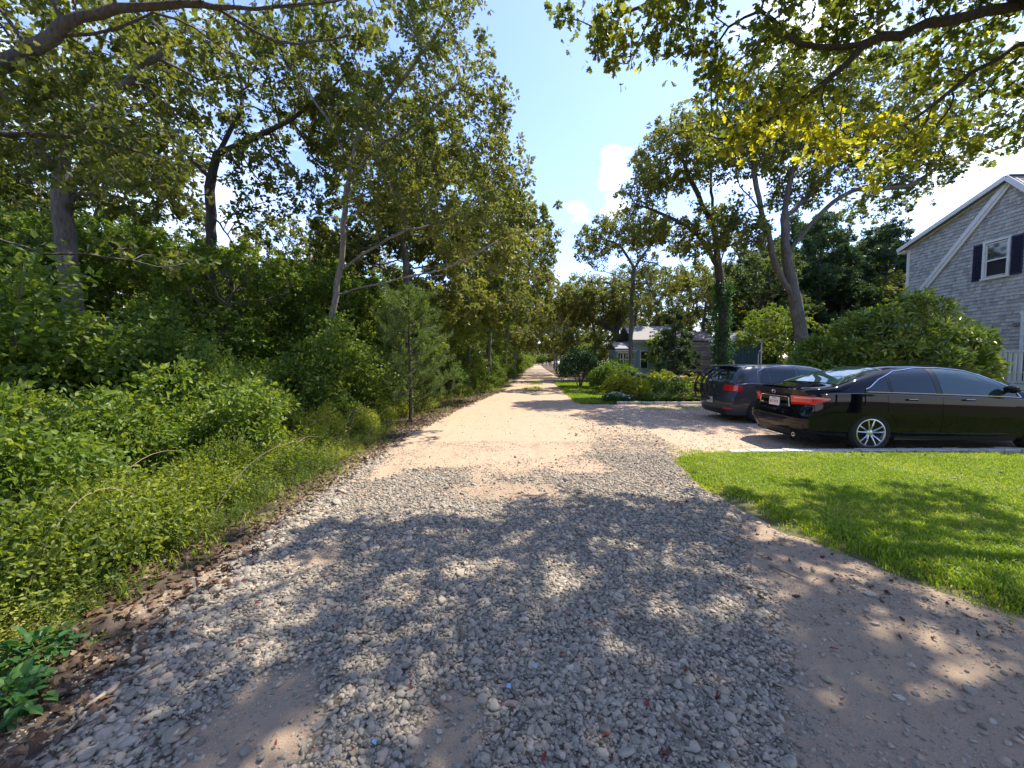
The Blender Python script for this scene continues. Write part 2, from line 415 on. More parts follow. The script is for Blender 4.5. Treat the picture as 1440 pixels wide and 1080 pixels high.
def tree_meshes(name, seed, paths, att, rtrunk, leafmat, barkmat='bark', leaf='quad', nleaf=20000, lsize=.12, r0=.006,
                expo=.5, step=.3, infl=1.6, kill=.42, cluster=.22, thresh=.02, yellow=0, extra=None, minr=0, sparse=.15, up=.55, gap=0):
    rng = np.random.default_rng(seed)
    nodes, par, ns = grow(rng, paths, att, step, infl, kill)
    bv, bf, rad, ch = branch_mesh(nodes, par, r0, rtrunk, expo, minr)
    trunk = mesh_np('trunk', bv, bf, M[barkmat], smooth=True)
    tips = np.array([i for i in range(ns, len(nodes)) if rad[i] < thresh])
    if len(tips) == 0: tips = np.arange(ns, len(nodes))
    wgt = np.array([2.4 if not ch[i] else 1.0 for i in tips])
    wgt *= np.where(rng.uniform(0, 1, len(tips)) < sparse, .15, 1) * rng.uniform(.5, 1.5, len(tips))
    wgt /= wgt.sum()
    pick = rng.choice(len(tips), nleaf, p=wgt); node = tips[pick]
    # shoots: each tip carries small rosettes of leaves
    nshoot = 5
    sh = rng.normal(0, cluster, (len(nodes), nshoot, 3))
    k = rng.integers(0, nshoot, nleaf)
    c = nodes[node] + sh[node, k] * .8; rr = rng.normal(0, 1, (nleaf, 3)); rr /= np.linalg.norm(rr, axis=1)[:, None]
    pos = c + rr * (lsize * .35)
    outd = rr.copy() + .5 * (nodes[node] - nodes[par[node]]) / step
    ctint = rng.uniform(0, 1, len(nodes))
    tint = .2 + .35 * ctint[node] + .28 * rng.uniform(0, 1, nleaf)
    if yellow: tint = np.where(rng.uniform(0, 1, nleaf) < yellow, rng.uniform(.86, 1, nleaf), tint)
    if extra is not None: tint = extra(pos, tint, rng)
    lv, lf, lt = make_leaves(pos, outd, lsize, leaf, rng, tint, up=up)
    crown = mesh_np('crown', lv, lf, M[leafmat], tint=lt)
    return trunk, crown
def plant_tree(name, loc, meshes, label, group=None, rz=0, scale=1.0, cat='tree'):
    root = empty(name, loc, label, cat, group, rz)
    root.scale = (scale,) * 3 if not isinstance(scale, tuple) else scale
    obj('trunk', meshes[0], root); obj('crown', meshes[1], root)
    for m in meshes[2:]: obj(m.name.split('.')[0], m, root)
    return root

def bush_mesh(seed, lobes, n, leaf, lsize, matn, whorl=7, shell=.18, stems=8, stemr=.02, up=.5, tilt=.6, stem_mat='twig', rnd=.06, lo=.15, hi=.95):
    """dome of leaf whorls on ellipsoid lobes, woody stems inside"""
    rng = np.random.default_rng(seed)
    vol = np.array([l[3] * l[4] * l[5] for l in lobes]) ** .67; vol /= vol.sum()
    P_ = []; D_ = []
    for l, q in zip(lobes, vol):
        m = max(4, int(n / whorl * q)); v = rng.normal(0, 1, (m, 3)); v[:, 2] = np.abs(v[:, 2]) - .25
        v /= np.linalg.norm(v, axis=1)[:, None]
        bumpy = 1 + .16 * np.sin(5 * v[:, 0] + 3 * v[:, 2] + seed) * np.cos(4 * v[:, 1] + seed)
        rad = (1 - np.abs(rng.normal(0, shell, m))) * bumpy
        P_.append(np.array(l[:3]) + v * rad[:, None] * np.array(l[3:])); D_.append(v)
    c = np.vstack(P_); d = np.vstack(D_); keep = c[:, 2] > .03; c = c[keep]; d = d[keep]
    idx = np.repeat(np.arange(len(c)), whorl); m = len(idx)
    rr = rng.normal(0, 1, (m, 3)); rr /= np.linalg.norm(rr, axis=1)[:, None]
    pos = c[idx] + rr * lsize * .25 + rng.normal(0, rnd, (m, 3))
    ct = rng.uniform(0, 1, len(c)); tint = lo + (hi - lo) * (.55 * ct[idx] + .45 * rng.uniform(0, 1, m))
    pos[:, 2] = np.maximum(pos[:, 2], .02)
    lv, lf, lt = make_leaves(pos, rr + tilt * d[idx], lsize, leaf, rng, tint, up=up)
    fol = mesh_np('foliage', lv, lf, M[matn], tint=lt)
    b = MB(); r_ = random.Random(seed)
    for i in range(stems):
        l = lobes[r_.randrange(len(lobes))]; a = r_.uniform(0, 6.28); q = r_.uniform(.3, .8)
        e = Vector((l[0] + math.cos(a) * l[3] * q, l[1] + math.sin(a) * l[4] * q, l[2] + l[5] * r_.uniform(.3, .8)))
        s0 = Vector((l[0] * .5 + r_.uniform(-.1, .1), l[1] * .5 + r_.uniform(-.1, .1), -.02)); mid = s0.lerp(e, .5) + Vector((r_.uniform(-.1, .1), r_.uniform(-.1, .1), .1))
        b.tube([s0, mid, e], [stemr, stemr * .7, stemr * .3], 5)
    return [b.mesh('stems', M[stem_mat], True), fol]
def clumpy(lobes, k, q, seed=0):
    r = np.random.default_rng(seed); out_ = []
    for l in lobes:
        v = r.normal(0, 1, (k, 3)); v[:, 2] = np.abs(v[:, 2]) - .3; v /= np.linalg.norm(v, axis=1)[:, None]
        for d in v: s_ = q * r.uniform(.7, 1.35); out_.append((l[0] + d[0] * (l[3] - s_ * .7), l[1] + d[1] * (l[4] - s_ * .7), max(.1, l[2] + d[2] * (l[5] - s_ * .6)), s_, s_, s_ * .75))
    return out_
def plant_bush(name, loc, meshes, label, group=None, rz=0, scale=1.0, cat='shrub'):
    root = empty(name, loc, label, cat, group, rz); root.scale = (scale,) * 3 if not isinstance(scale, tuple) else scale
    obj('stems', meshes[0], root); obj('foliage', meshes[1], root)
    for m in meshes[2:]: obj(m.name.split('.')[0], m, root)
    return root

# scatter of mesh instances for gravel, lawn and ground cover (stuff)
def scatter(name, pts, rot, scl, idx, protos, kind='stuff', label=None, cat=None):
    coll = bpy.data.collections.new(name + '_pieces')
    for i, p in enumerate(protos):
        o = bpy.data.objects.new('%s_piece_%02d' % (name, i), p); coll.objects.link(o)
    me = bpy.data.meshes.new(name); me.vertices.add(len(pts)); me.vertices.foreach_set('co', np.asarray(pts, np.float32).ravel())
    a = me.attributes.new('rot', 'FLOAT_VECTOR', 'POINT'); a.data.foreach_set('vector', np.asarray(rot, np.float32).ravel())
    a = me.attributes.new('scl', 'FLOAT', 'POINT'); a.data.foreach_set('value', np.asarray(scl, np.float32))
    a = me.attributes.new('idx', 'INT', 'POINT'); a.data.foreach_set('value', np.asarray(idx, np.int32))
    o = obj(name, me, kind=kind, label=label, cat=cat)
    g = bpy.data.node_groups.new(name + '_scatter', 'GeometryNodeTree')
    g.interface.new_socket('Geometry', in_out='INPUT', socket_type='NodeSocketGeometry'); g.interface.new_socket('Geometry', in_out='OUTPUT', socket_type='NodeSocketGeometry')
    N = g.nodes; L = g.links
    i_ = N.new('NodeGroupInput'); o_ = N.new('NodeGroupOutput'); ci = N.new('GeometryNodeCollectionInfo'); ci.inputs[0].default_value = coll
    ci.inputs['Separate Children'].default_value = True; ci.inputs['Reset Children'].default_value = True
    ip = N.new('GeometryNodeInstanceOnPoints'); ip.inputs['Pick Instance'].default_value = True
    def att(nm, ty):
        n = N.new('GeometryNodeInputNamedAttribute'); n.data_type = ty; n.inputs[0].default_value = nm; return n.outputs[0]
    L.new(i_.outputs[0], ip.inputs['Points']); L.new(ci.outputs[0], ip.inputs['Instance']); L.new(att('idx', 'INT'), ip.inputs['Instance Index'])
    er = N.new('FunctionNodeEulerToRotation'); L.new(att('rot', 'FLOAT_VECTOR'), er.inputs[0]); L.new(er.outputs[0], ip.inputs['Rotation'])
    L.new(att('scl', 'FLOAT'), ip.inputs['Scale']); L.new(ip.outputs[0], o_.inputs[0])
    md = o.modifiers.new('scatter', 'NODES'); md.node_group = g
    return o
# ------------------------------------------------------------------ ground plan
EDGE_L = [(-6, -2.0), (1.5, -1.80), (2.3, -2.05), (3, -2.08), (4.2, -2.2), (6, -2.25), (8.4, -2.25), (12.9, -1.85), (24, -.1), (40, 1.0), (84, 3.1), (170, 8), (420, 23)]
EDGE_R = [(-6, 3.4), (1.5, 3.2), (2.24, 2.95), (2.63, 2.70), (3.36, 2.36), (4.67, 2.22), (6.2, 2.55), (6.8, 2.9), (9, 3.0), (12, 2.7), (14.5, 2.46), (20, 2.7), (28, 3.1), (56, 5.2), (84, 6.6), (170, 12), (420, 28)]
def edge(tab, y): return np.interp(y, [t[0] for t in tab], [t[1] for t in tab])
def zb(x, y):
    x = np.asarray(x, float); y = np.asarray(y, float)
    return .05 * (fbm(x * .12 + 7, y * .12 + 3, 3, 2) - .37) * np.clip((np.hypot(x, y) - 3) / 12, 0, 1)
def sm(a, b, x): t = np.clip((np.asarray(x, float) - a) / (b - a), 0, 1); return t * t * (3 - 2 * t)
def blob(x, y, cx, cy, rx, ry): return np.exp(-((x - cx) / rx) ** 2 - ((y - cy) / ry) ** 2)
def gravel(x, y):
    """0 bare sand or dirt, 1 thick loose stone"""
    n = fbm(x * 1.1 + 3, y * 1.1, 5, 4) - .47
    g = np.ones_like(np.asarray(x, float) + 0 * y)
    bare = sm(5.0, 6.0, y + 1.2 * n * 2) * (1 - sm(.9, 1.7, x - .055 * (y - 6) - n * 1.5)) * sm(-2.6, -1.9, x)     # sandy middle beyond the tree shade
    g = g * (1 - bare * .97)
    bnd = np.interp(y, [1.0, 1.5, 2.15, 2.9, 4.0, 5, 6.2, 9], [.85, 1.0, 1.45, 1.7, 2.05, 2.3, 2.6, 3.4])
    g = g * (1 - .93 * sm(-.12, .28, x - bnd + n * .7))                                               # hard dirt by the lawn
    for cx, cy, rx, ry, a in ((-1.05, 1.55, .26, .36, .95), (-.25, 1.5, .15, .34, .7), (-1.5, 2.95, .3, .2, .7), (.0, 4.55, .75, .33, 1.1), (-.6, 2.3, .15, .3, .3), (-1.75, 4.5, .4, .6, .4)):
        g = g - a * blob(x, y, cx, cy, rx, ry) * (1.3 + n)
    g = g * (1 - .75 * sm(12, 18, y))
    g = g * (1 - .5 * sm(5.6, 6.8, y) - .2 * sm(7.5, 9.5, y)); g = g * sm(-.12, .1, x - edge(EDGE_L, y)) * sm(-.15, .05, edge(EDGE_R, y) - x)
    return np.clip(g, 0, 1)
def road_z(x, y):
    g = gravel(x, y)
    z = zb(x, y) + .012 * g + .012 * (fbm(x * 3, y * 3, 9, 3) - .47) + .016 * (fbm(x * .9, y * .9, 19, 2) - .4)
    el = edge(EDGE_L, y); er = edge(EDGE_R, y)
    lip = np.minimum(x - el, er - x) + .55
    near = np.clip(1 - y / 60, 0, 1)
    z = z + .035 * np.exp(-((er - x - .25) / .16) ** 2) * sm(3.2, 4.2, y) * (1 - sm(6.0, 6.8, y))       # low ridge of thrown gravel at the lawn
    return z - .05 * (1 - sm(-.02, .25, lip)) * 1.0 + .01
def strip(name, ys, lo, hi, n, zf, m, parent=None, vattr=None, over=.25, kind='structure', **kw):
    ys = np.asarray(ys, float); u = np.linspace(0, 1, n)
    xl = np.array([lo(y) for y in ys]) - over; xr = np.array([hi(y) for y in ys]) + over
    X = xl[:, None] + (xr - xl)[:, None] * u[None]; Y = np.repeat(ys[:, None], n, 1)
    Z = zf(X, Y); V = np.stack([X, Y, Z], -1).reshape(-1, 3)
    i = np.arange(len(ys) - 1)[:, None] * n + np.arange(n - 1)[None]
    F_ = np.stack([i, i + 1, i + n + 1, i + n], -1).reshape(-1, 4)
    va = {k: f(X, Y).ravel() for k, f in (vattr or {}).items()}
    return obj(name, mesh_np(name, V, F_, m, smooth=True, vattr=va), parent, kind=kind, **kw)

# --- ground materials
def ground_mat(name, dirt, dirt2, stones, stone_amt, attr=None, scale=34):
    m, nt, N, L, b = mat(name); p = worldpos(nt)
    n1 = noise(nt, 1.1, 8, .65, p); n2 = noise(nt, 9, 7, .7, p); n3 = noise(nt, 160, 4, .7, p)
    base = ramp(nt, n1, [(.32, dirt2), (.6, dirt)])
    tr_ = noise(nt, 2.2, 6, .6, None, .2); mp_ = N.new('ShaderNodeMapping'); mp_.inputs['Scale'].default_value = (2.6, .22, 1); mp_.inputs['Rotation'].default_value = (0, 0, .05); L.new(p, mp_.inputs[0]); L.new(mp_.outputs[0], tr_.node.inputs['Vector'])
    base = mixc(nt, .8, base, mixc(nt, 1.0, base, ramp(nt, tr_, [(.36, (.72, .71, .7)), (.5, (1, 1, 1)), (.66, (1.14, 1.12, 1.08))]), 'MULTIPLY'))
    base = mixc(nt, .55, base, ramp(nt, n2, [(.3, tuple(c * .72 for c in dirt)), (.7, tuple(min(1, c * 1.16) for c in dirt))]))
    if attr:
        sa = N.new('ShaderNodeAttribute'); sa.attribute_name = 'sunny'; base = mixc(nt, sa.outputs['Fac'], mixc(nt, 1.0, base, (.62, .64, .66), 'MULTIPLY'), base)  # near dirt tinted darker and greyer, the tree shade painted into its colour
    base = mixc(nt, .4, base, ramp(nt, n3, [(.3, tuple(c * .55 for c in dirt)), (.5, dirt), (.72, tuple(min(1, c * 1.5) for c in dirt))]))
    if attr:
        va_ = N.new('ShaderNodeAttribute'); va_.attribute_name = 'verge'; base = mixc(nt, va_.outputs['Fac'], base, ramp(nt, n2, [(.3, (.05, .037, .026)), (.7, (.12, .088, .06))]))
    vo = N.new('ShaderNodeTexVoronoi'); vo.inputs['Scale'].default_value = scale; L.new(p, vo.inputs['Vector'])
    vo2 = N.new('ShaderNodeTexVoronoi'); vo2.inputs['Scale'].default_value = scale * 2.3; L.new(p, vo2.inputs['Vector'])
    sc = ramp(nt, math_(nt, 'MULTIPLY', vo.outputs['Color'], 1.0), [(0, tuple(c * .7 for c in stones)), (.4, stones), (.75, tuple(min(1, c * 1.25) for c in stones)), (1, (.5, .42, .36))])
    gap = ramp(nt, vo.outputs['Distance'], [(.32, (1, 1, 1)), (.62, (.32, .3, .27))])
    sc = mixc(nt, 1.0, sc, gap, 'MULTIPLY')
    if attr:
        a = N.new('ShaderNodeAttribute'); a.attribute_name = attr; g = a.outputs['Fac']
    else: g = None
    edge_n = math_(nt, 'ADD', noise(nt, 5, 6, .75, p), -.5)
    amt = math_(nt, 'ADD', math_(nt, 'MULTIPLY', g, stone_amt) if g else stone_amt, math_(nt, 'MULTIPLY', edge_n, 1.1))
    msk = ramp(nt, amt, [(.38, (0, 0, 0)), (.62, (1, 1, 1))])
    col = mixc(nt, msk, base, sc)
    peb = ramp(nt, vo2.outputs['Distance'], [(.16, (1, 1, 1)), (.26, (0, 0, 0))])
    pm = math_(nt, 'MULTIPLY', peb, ramp(nt, noise(nt, 14, 4, .8, p), [(.5, (0, 0, 0)), (.6, (.8, .8, .8))]))
    col = mixc(nt, pm, col, ramp(nt, vo2.outputs['Color'], [(.2, (.18, .16, .14)), (.8, (.5, .44, .38))]))
    L.new(col, b.inputs['Base Color']); b.inputs['Roughness'].default_value = .95; b.inputs['Specular IOR Level'].default_value = .15
    h = math_(nt, 'ADD', math_(nt, 'MULTIPLY', math_(nt, 'MULTIPLY', vo.outputs['Distance'], -1.2), msk), math_(nt, 'ADD', math_(nt, 'MULTIPLY', n3, .25), math_(nt, 'MULTIPLY', pm, .3)))
    bump(nt, b, h, .8, .02); return m
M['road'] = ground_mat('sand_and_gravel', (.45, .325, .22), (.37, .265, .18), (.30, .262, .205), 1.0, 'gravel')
M['drive'] = ground_mat('sandy_driveway', (.47, .345, .245), (.40, .29, .19), (.36, .32, .29), .12)
M['soil'] = ground_mat('forest_soil', (.13, .09, .06), (.07, .05, .035), (.12, .08, .05), .25)
M['lawnbase'] = ground_mat('lawn_turf', (.12, .12, .045), (.15, .11, .065), (.14, .10, .06), .2)
M['dirtpath'] = ground_mat('yard_sand', (.5, .38, .28), (.42, .32, .22), (.32, .3, .28), .2)

# --- sheets
def geo(a, b, n, p=1.9): return a + (b - a) * np.linspace(0, 1, n) ** p
ysr = np.concatenate([np.linspace(-6, .8, 16)[:-1], np.arange(.8, 8, .045), np.arange(8, 16, .12), geo(16, 420, 90, 2.2)])
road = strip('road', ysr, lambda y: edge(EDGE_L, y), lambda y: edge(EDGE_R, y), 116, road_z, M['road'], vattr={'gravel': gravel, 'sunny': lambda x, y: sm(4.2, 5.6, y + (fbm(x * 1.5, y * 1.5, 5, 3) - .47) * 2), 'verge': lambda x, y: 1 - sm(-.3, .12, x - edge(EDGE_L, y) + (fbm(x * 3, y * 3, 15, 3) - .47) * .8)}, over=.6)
yl = np.concatenate([np.linspace(-6, 1, 8)[:-1], np.arange(1, 6.32, .1)])
lawn_z = lambda x, y: zb(x, y) + .085 * sm(-.25, .4, x - edge(EDGE_R, y) + .35 * (fbm(x * 3, y * 3, 2, 3) - .42)) + .01 * fbm(x * 2, y * 2, 4, 2) - .035
xs_l = lambda y: float(edge(EDGE_R, y)) - .25
lawn = strip('lawn', yl, xs_l, lambda y: 30.0, 150, lawn_z, M['lawnbase'], over=0)
def drive_z(x, y): return zb(x, y) + .006 + .012 * (fbm(x * 1.3, y * 1.3, 9, 3) - .4) - .05 * (1 - sm(-.1, .5, x - 2.3))
drive = strip('driveway', np.arange(6.3, 14.25, .12), lambda y: 2.3, lambda y: 26.0, 120, drive_z, M['drive'], over=0)
verge = strip('grass_verge', np.concatenate([np.arange(14.2, 28, .3), np.arange(28, 33, .5)]), lambda y: float(edge(EDGE_R, y)) - .02, lambda y: float(edge(EDGE_R, y)) + 2.5, 14, lambda x, y: zb(x, y) + .03, M['lawnbase'], over=0)
side = strip('side_drive', np.arange(33, 38, .5), lambda y: float(edge(EDGE_R, y)) - .3, lambda y: 24., 20, lambda x, y: zb(x, y) + .02, M['dirtpath'], over=0)
yard = strip('yard_path', np.arange(21.5, 27.5, .5), lambda y: 7.2, lambda y: 13.5, 10, lambda x, y: zb(x, y) + .03, M['dirtpath'], over=0)
# the wide ground sheet, sunk a little below the others
gx = np.concatenate([-geo(0, 900, 60, 2.6)[::-1][:-1], geo(0, 900, 60, 2.6)]); gy = np.concatenate([-geo(0, 900, 40, 2.6)[::-1][:-1], geo(0, 900, 80, 2.6)])
GX, GY = np.meshgrid(gx, gy); GZ = zb(GX, GY) - .045
ii = np.arange(len(gy) - 1)[:, None] * len(gx) + np.arange(len(gx) - 1)[None]
obj('forest_floor', mesh_np('forest_floor', np.stack([GX, GY, GZ], -1).reshape(-1, 3), np.stack([ii, ii + 1, ii + len(gx) + 1, ii + len(gx)], -1).reshape(-1, 4), M['soil'], smooth=True), kind='structure')
# soil under the garden bed
bed = strip('garden_soil', np.arange(14.35, 19, .3), lambda y: float(edge(EDGE_R, y)) + 1.6, lambda y: 12.5, 12, lambda x, y: zb(x, y) + .04, M['soil'], over=0)
yard_lawn = strip('back_lawn', np.arange(19, 33, .6), lambda y: float(edge(EDGE_R, y)) + 2.4, lambda y: 40, 30, lambda x, y: zb(x, y) + .012, M['lawnbase'], over=0)
house_lawn = strip('house_lawn', np.arange(7, 19, .5), lambda y: 13.0 - .3, lambda y: 40, 30, lambda x, y: zb(x, y) + .012 + .02, M['lawnbase'], over=0)

# --- loose stone
def pebble(seed):
    r = random.Random(seed); bm = bmesh.new(); bmesh.ops.create_icosphere(bm, subdivisions=2, radius=.5)
    sx, sy, sz = r.uniform(.85, 1.4), r.uniform(.6, 1), r.uniform(.45, .8)
    cuts = [(Vector((r.gauss(0, 1), r.gauss(0, 1), r.gauss(0, 1))).normalized(), r.uniform(.22, .42)) for _ in range(9)]
    for v in bm.verts:
        for n, d in cuts:
            k = v.co.dot(n)
            if k > d: v.co -= n * (k - d) * .95
        v.co = Vector((v.co.x * sx, v.co.y * sy, v.co.z * sz))
    me = bpy.data.meshes.new('pebble'); bm.to_mesh(me); bm.free(); me.materials.append(M['pebble'])
    for p in me.polygons: p.use_smooth = r.random() < .9
    return me
m, nt, N, L, b = mat('river_pebbles'); oi = N.new('ShaderNodeObjectInfo')
pc = ramp(nt, oi.outputs['Random'], [(0, (.17, .148, .118)), (.2, (.255, .224, .175)), (.5, (.325, .285, .222)), (.72, (.385, .335, .262)), (.86, (.40, .305, .215)), (.96, (.48, .41, .33)), (1, (.27, .16, .12))])
pn = noise(nt, 3.0, 6, .7, coord(nt)); pc = mixc(nt, 1, pc, ramp(nt, pn, [(.3, (.78, .77, .76)), (.7, (1.12, 1.1, 1.08))]), 'MULTIPLY')
L.new(pc, b.inputs['Base Color']); b.inputs['Roughness'].default_value = .8; b.inputs['Specular IOR Level'].default_value = .3; M['pebble'] = m
rng = np.random.default_rng(5)
def cand(n, x0, x1, y0, y1): return rng.uniform(x0, x1, n), rng.uniform(y0, y1, n)
pts = []; scl = []
for (n, y0, y1, s, pw) in ((118000, .9, 3.2, .0212, 1), (125000, 3.2, 6.4, .0245, 1), (40000, 6.4, 12, .028, 1)):
    X, Y = cand(n, -3.2, 4.2, y0, y1); g = gravel(X, Y); el = edge(EDGE_L, Y); er = edge(EDGE_R, Y)
    e = np.exp(-((X - el - .18) / .16) ** 2) * .8 * (Y < 6.5); g = np.maximum(g, e * .9); g = np.maximum(g, .9 * np.exp(-((er - X - .2) / .2) ** 2) * (Y > 3.6) * (Y < 7.5))
    k = (rng.uniform(0, 1, n) < np.maximum(g ** 1.3, .05 - .038 * sm(4.5, 6, Y))) & (X > el - .12) & (X < er + .03)
    X, Y = X[k], Y[k]; s_ = s * np.exp(rng.normal(0, .38, len(X))); s_ *= 1 + .5 * e[k]
    s_ = np.where(rng.uniform(0, 1, len(X)) < .35, s_ * .55, s_)
    pts.append(np.stack([X, Y, road_z(X, Y) + s_ * rng.uniform(-.12, .2, len(X))], -1)); scl.append(s_)
pts = np.vstack(pts); scl = np.concatenate(scl); n = len(pts)
rot = np.stack([rng.normal(0, .35, n), rng.normal(0, .35, n), rng.uniform(0, 6.28, n)], -1)
scatter('gravel', pts, rot, scl, rng.integers(0, 10, n), [pebble(i) for i in range(10)])
n = 90000; X, Y = cand(n, -2.4, 4.0, 1.0, 7.5); k = (rng.uniform(0, 1, n) < .25 + .75 * (fbm(X * 2.5, Y * 2.5, 71, 3) > .45)) & (X > edge(EDGE_L, Y) - .2) & (X < edge(EDGE_R, Y) + .1) ; X, Y = X[k], Y[k]; n = len(X)
scatter('grit', np.stack([X, Y, road_z(X, Y)], -1), np.stack([rng.normal(0, .5, n), rng.normal(0, .5, n), rng.uniform(0, 6.28, n)], -1), rng.gamma(3, .0033, n) + .003, rng.integers(0, 10, n), [pebble(i + 40) for i in range(10)])
# thin stone scattered over the driveway mouth
X, Y = cand(9000, 2.2, 8, 6.4, 14); k = rng.uniform(0, 1, 9000) < sm(8.5, 2.5, X) * .5 + .05; X, Y = X[k], Y[k]; n = len(X)
scatter('driveway_gravel', np.stack([X, Y, drive_z(X, Y)], -1), np.stack([rng.normal(0, .3, n), rng.normal(0, .3, n), rng.uniform(0, 6.28, n)], -1), rng.uniform(.015, .045, n), rng.integers(0, 10, n), [pebble(i + 20) for i in range(10)])

# --- grass
def tuft(seed, n=14, h=.05, w_=.0035, spread=.03, matn='grass', t0=0, t1=.9):
    r = np.random.default_rng(seed); V = []; F_ = []; T = []
    for i in range(n):
        a = r.uniform(0, 6.28); lean = r.uniform(.1, .9); hh = h * r.uniform(.55, 1.2); b = np.array([r.normal(0, spread), r.normal(0, spread), -.004])
        d = np.array([math.cos(a), math.sin(a), 0]); s_ = np.array([-d[1], d[0], 0]) * w_
        p1 = b + d * hh * lean * .3 + [0, 0, hh * .6]; p2 = b + d * hh * lean + [0, 0, hh * (1 - .3 * lean)]
        k = len(V); V += [b - s_, b + s_, p1 + s_ * .8, p1 - s_ * .8, p2, p2]; F_ += [(k, k + 1, k + 2, k + 3), (k + 3, k + 2, k + 4, k + 4)]
        T += [r.uniform(t0, t1)] * 2
    F3 = []; T3 = []
    for f, t in zip(F_, T):
        F3.append(f[:3]); T3.append(t)
        if f[3] != f[2]: F3.append((f[0], f[2], f[3])); T3.append(t)
    return mesh_np('tuft', np.array(V), np.array(F3), M[matn], tint=T3)
n = 62000
Y = np.concatenate([rng.uniform(2, 6.3, 30000), rng.uniform(1.2, 4.5, 12000), rng.uniform(4.0, 6.3, 20000)]); X = edge(EDGE_R, Y) + np.clip(rng.uniform(-.06, 1, n), -.05, 1) * np.where(np.arange(n) < 42000, 5.0, 9.5)
X = np.nan_to_num(X, nan=3.0)
dens = sm(-.05, .4, X - edge(EDGE_R, Y) + .7 * (fbm(X * 2, Y * 2, 8, 3) - .42)); worn = (1 - .97 * sm(6.2, 6.28, Y)) * (1 - .6 * sm(.55, .7, fbm(X * .8, Y * .8, 31, 3))); k = rng.uniform(0, 1, n) < dens * worn
X, Y = X[k], Y[k]; n = len(X)
scatter('lawn_grass', np.stack([X, Y, lawn_z(X, Y)], -1), np.stack([rng.normal(0, .15, n), rng.normal(0, .15, n), rng.uniform(0, 6.28, n)], -1), rng.uniform(.65, 1.3, n), np.where(rng.uniform(0, 1, n) < .75 * sm(.42, .62, fbm(X * 1.3, Y * 1.3, 77, 4)) + .06, rng.integers(6, 9, n), rng.integers(0, 6, n)), [tuft(i) for i in range(6)] + [tuft(i + 60, 11, .042, t0=.55, t1=1.0) for i in range(3)])
n = 9000; Y = rng.uniform(14.3, 31, n); X = edge(EDGE_R, Y) + rng.uniform(0, 2.4, n)
scatter('verge_grass', np.stack([X, Y, zb(X, Y) + .03], -1), np.stack([np.zeros(n), np.zeros(n), rng.uniform(0, 6.28, n)], -1), rng.uniform(1.2, 2, n), rng.integers(0, 4, n), [tuft(i + 9, 12, .05, .005, .05) for i in range(4)])
# tufts on the crown of the far road, by the edge and at the driveway paving
n = 1500; Y = rng.uniform(14, 45, n); X = (edge(EDGE_L, Y) + edge(EDGE_R, Y)) / 2 + rng.normal(0, .25, n); k = (fbm(X * .3, Y * .22, 12, 2) > .5) & (rng.uniform(0, 1, 1500) < .3); X, Y = X[k], Y[k]; n = len(X)
scatter('road_crown_grass', np.stack([X, Y, road_z(X, Y)], -1), np.stack([np.zeros(n), np.zeros(n), rng.uniform(0, 6.28, n)], -1), rng.uniform(1.2, 2.2, n), rng.integers(0, 4, n), [tuft(i + 19, 12, .06, .005, .05) for i in range(4)])
n = 1400; X = np.concatenate([rng.uniform(2.7, 9, 700), rng.uniform(4.2, 9.5, 700)]); Y = np.concatenate([rng.normal(6.55, .16, 700), rng.normal(13.2, .5, 700)])
scatter('driveway_edge_grass', np.stack([X, Y, drive_z(X, Y)], -1), np.stack([np.zeros(n), np.zeros(n), rng.uniform(0, 6.28, n)], -1), rng.uniform(.5, 1, n), rng.integers(0, 4, n), [tuft(i + 29, 8, .05, .004, .05) for i in range(4)])

# --- leaf litter, twigs
def litter_piece(seed, matn='litter'):
    r = np.random.default_rng(seed); T, Fc = leaf_template('oak'); V = T.copy(); V[:, 2] = .25 * np.sin(V[:, 1] * 2 + r.uniform(0, 3)) + r.uniform(-.6, .6) * np.abs(V[:, 0]); V[:, 1] -= .5
    return mesh_np('litter_leaf', V, Fc, M[matn], tint=np.full(len(Fc), r.uniform(0, 1)))
n = 17000; Y = rng.uniform(1.2, 22, n) ** 1.0; X = edge(EDGE_L, Y) + .22 + .25 * (fbm(Y * 2, Y * 0, 3, 3) - .5) - rng.gamma(1.3, .9, n); k = X > -9; X, Y = X[k], Y[k]; n = len(X)
floor_z = lambda X, Y: zb(X, Y) - .03
Z = np.maximum(floor_z(X, Y), np.where(X > edge(EDGE_L, Y) - .7, road_z(X, Y) + .004, -9))
scatter('leaf_litter', np.stack([X, Y, Z + .008], -1), np.stack([rng.normal(0, .4, n), rng.normal(0, .4, n), rng.uniform(0, 6.28, n)], -1), rng.uniform(.03, .075, n), rng.integers(0, 6, n), [litter_piece(i) for i in range(6)])
n = 230; Y = rng.uniform(1.2, 6, n); X = rng.uniform(-1.8, 3.6, n); w_ok = (X < edge(EDGE_R, Y)); X, Y = X[w_ok], Y[w_ok]; n = len(X)
scatter('red_leaf_scraps', np.stack([X, Y, road_z(X, Y) + .018], -1), np.stack([rng.normal(0, .4, n), rng.normal(0, .4, n), rng.uniform(0, 6.28, n)], -1), rng.uniform(.014, .042, n), rng.integers(0, 4, n), [litter_piece(i + 50, 'redleaf') for i in range(4)])
n = 420; Y = rng.uniform(1.3, 6.2, n); X = edge(EDGE_R, Y) + np.where(rng.uniform(0, 1, n) < .6, -rng.gamma(1.5, .3, n), rng.uniform(0, 5, n)); on = X > edge(EDGE_R, Y); Z = np.where(on, lawn_z(X, Y) + .045, road_z(X, Y) + .01)
keep_ = ~on | (rng.uniform(0, 1, n) < .35); X, Y, Z = X[keep_], Y[keep_], Z[keep_]; n = len(X)
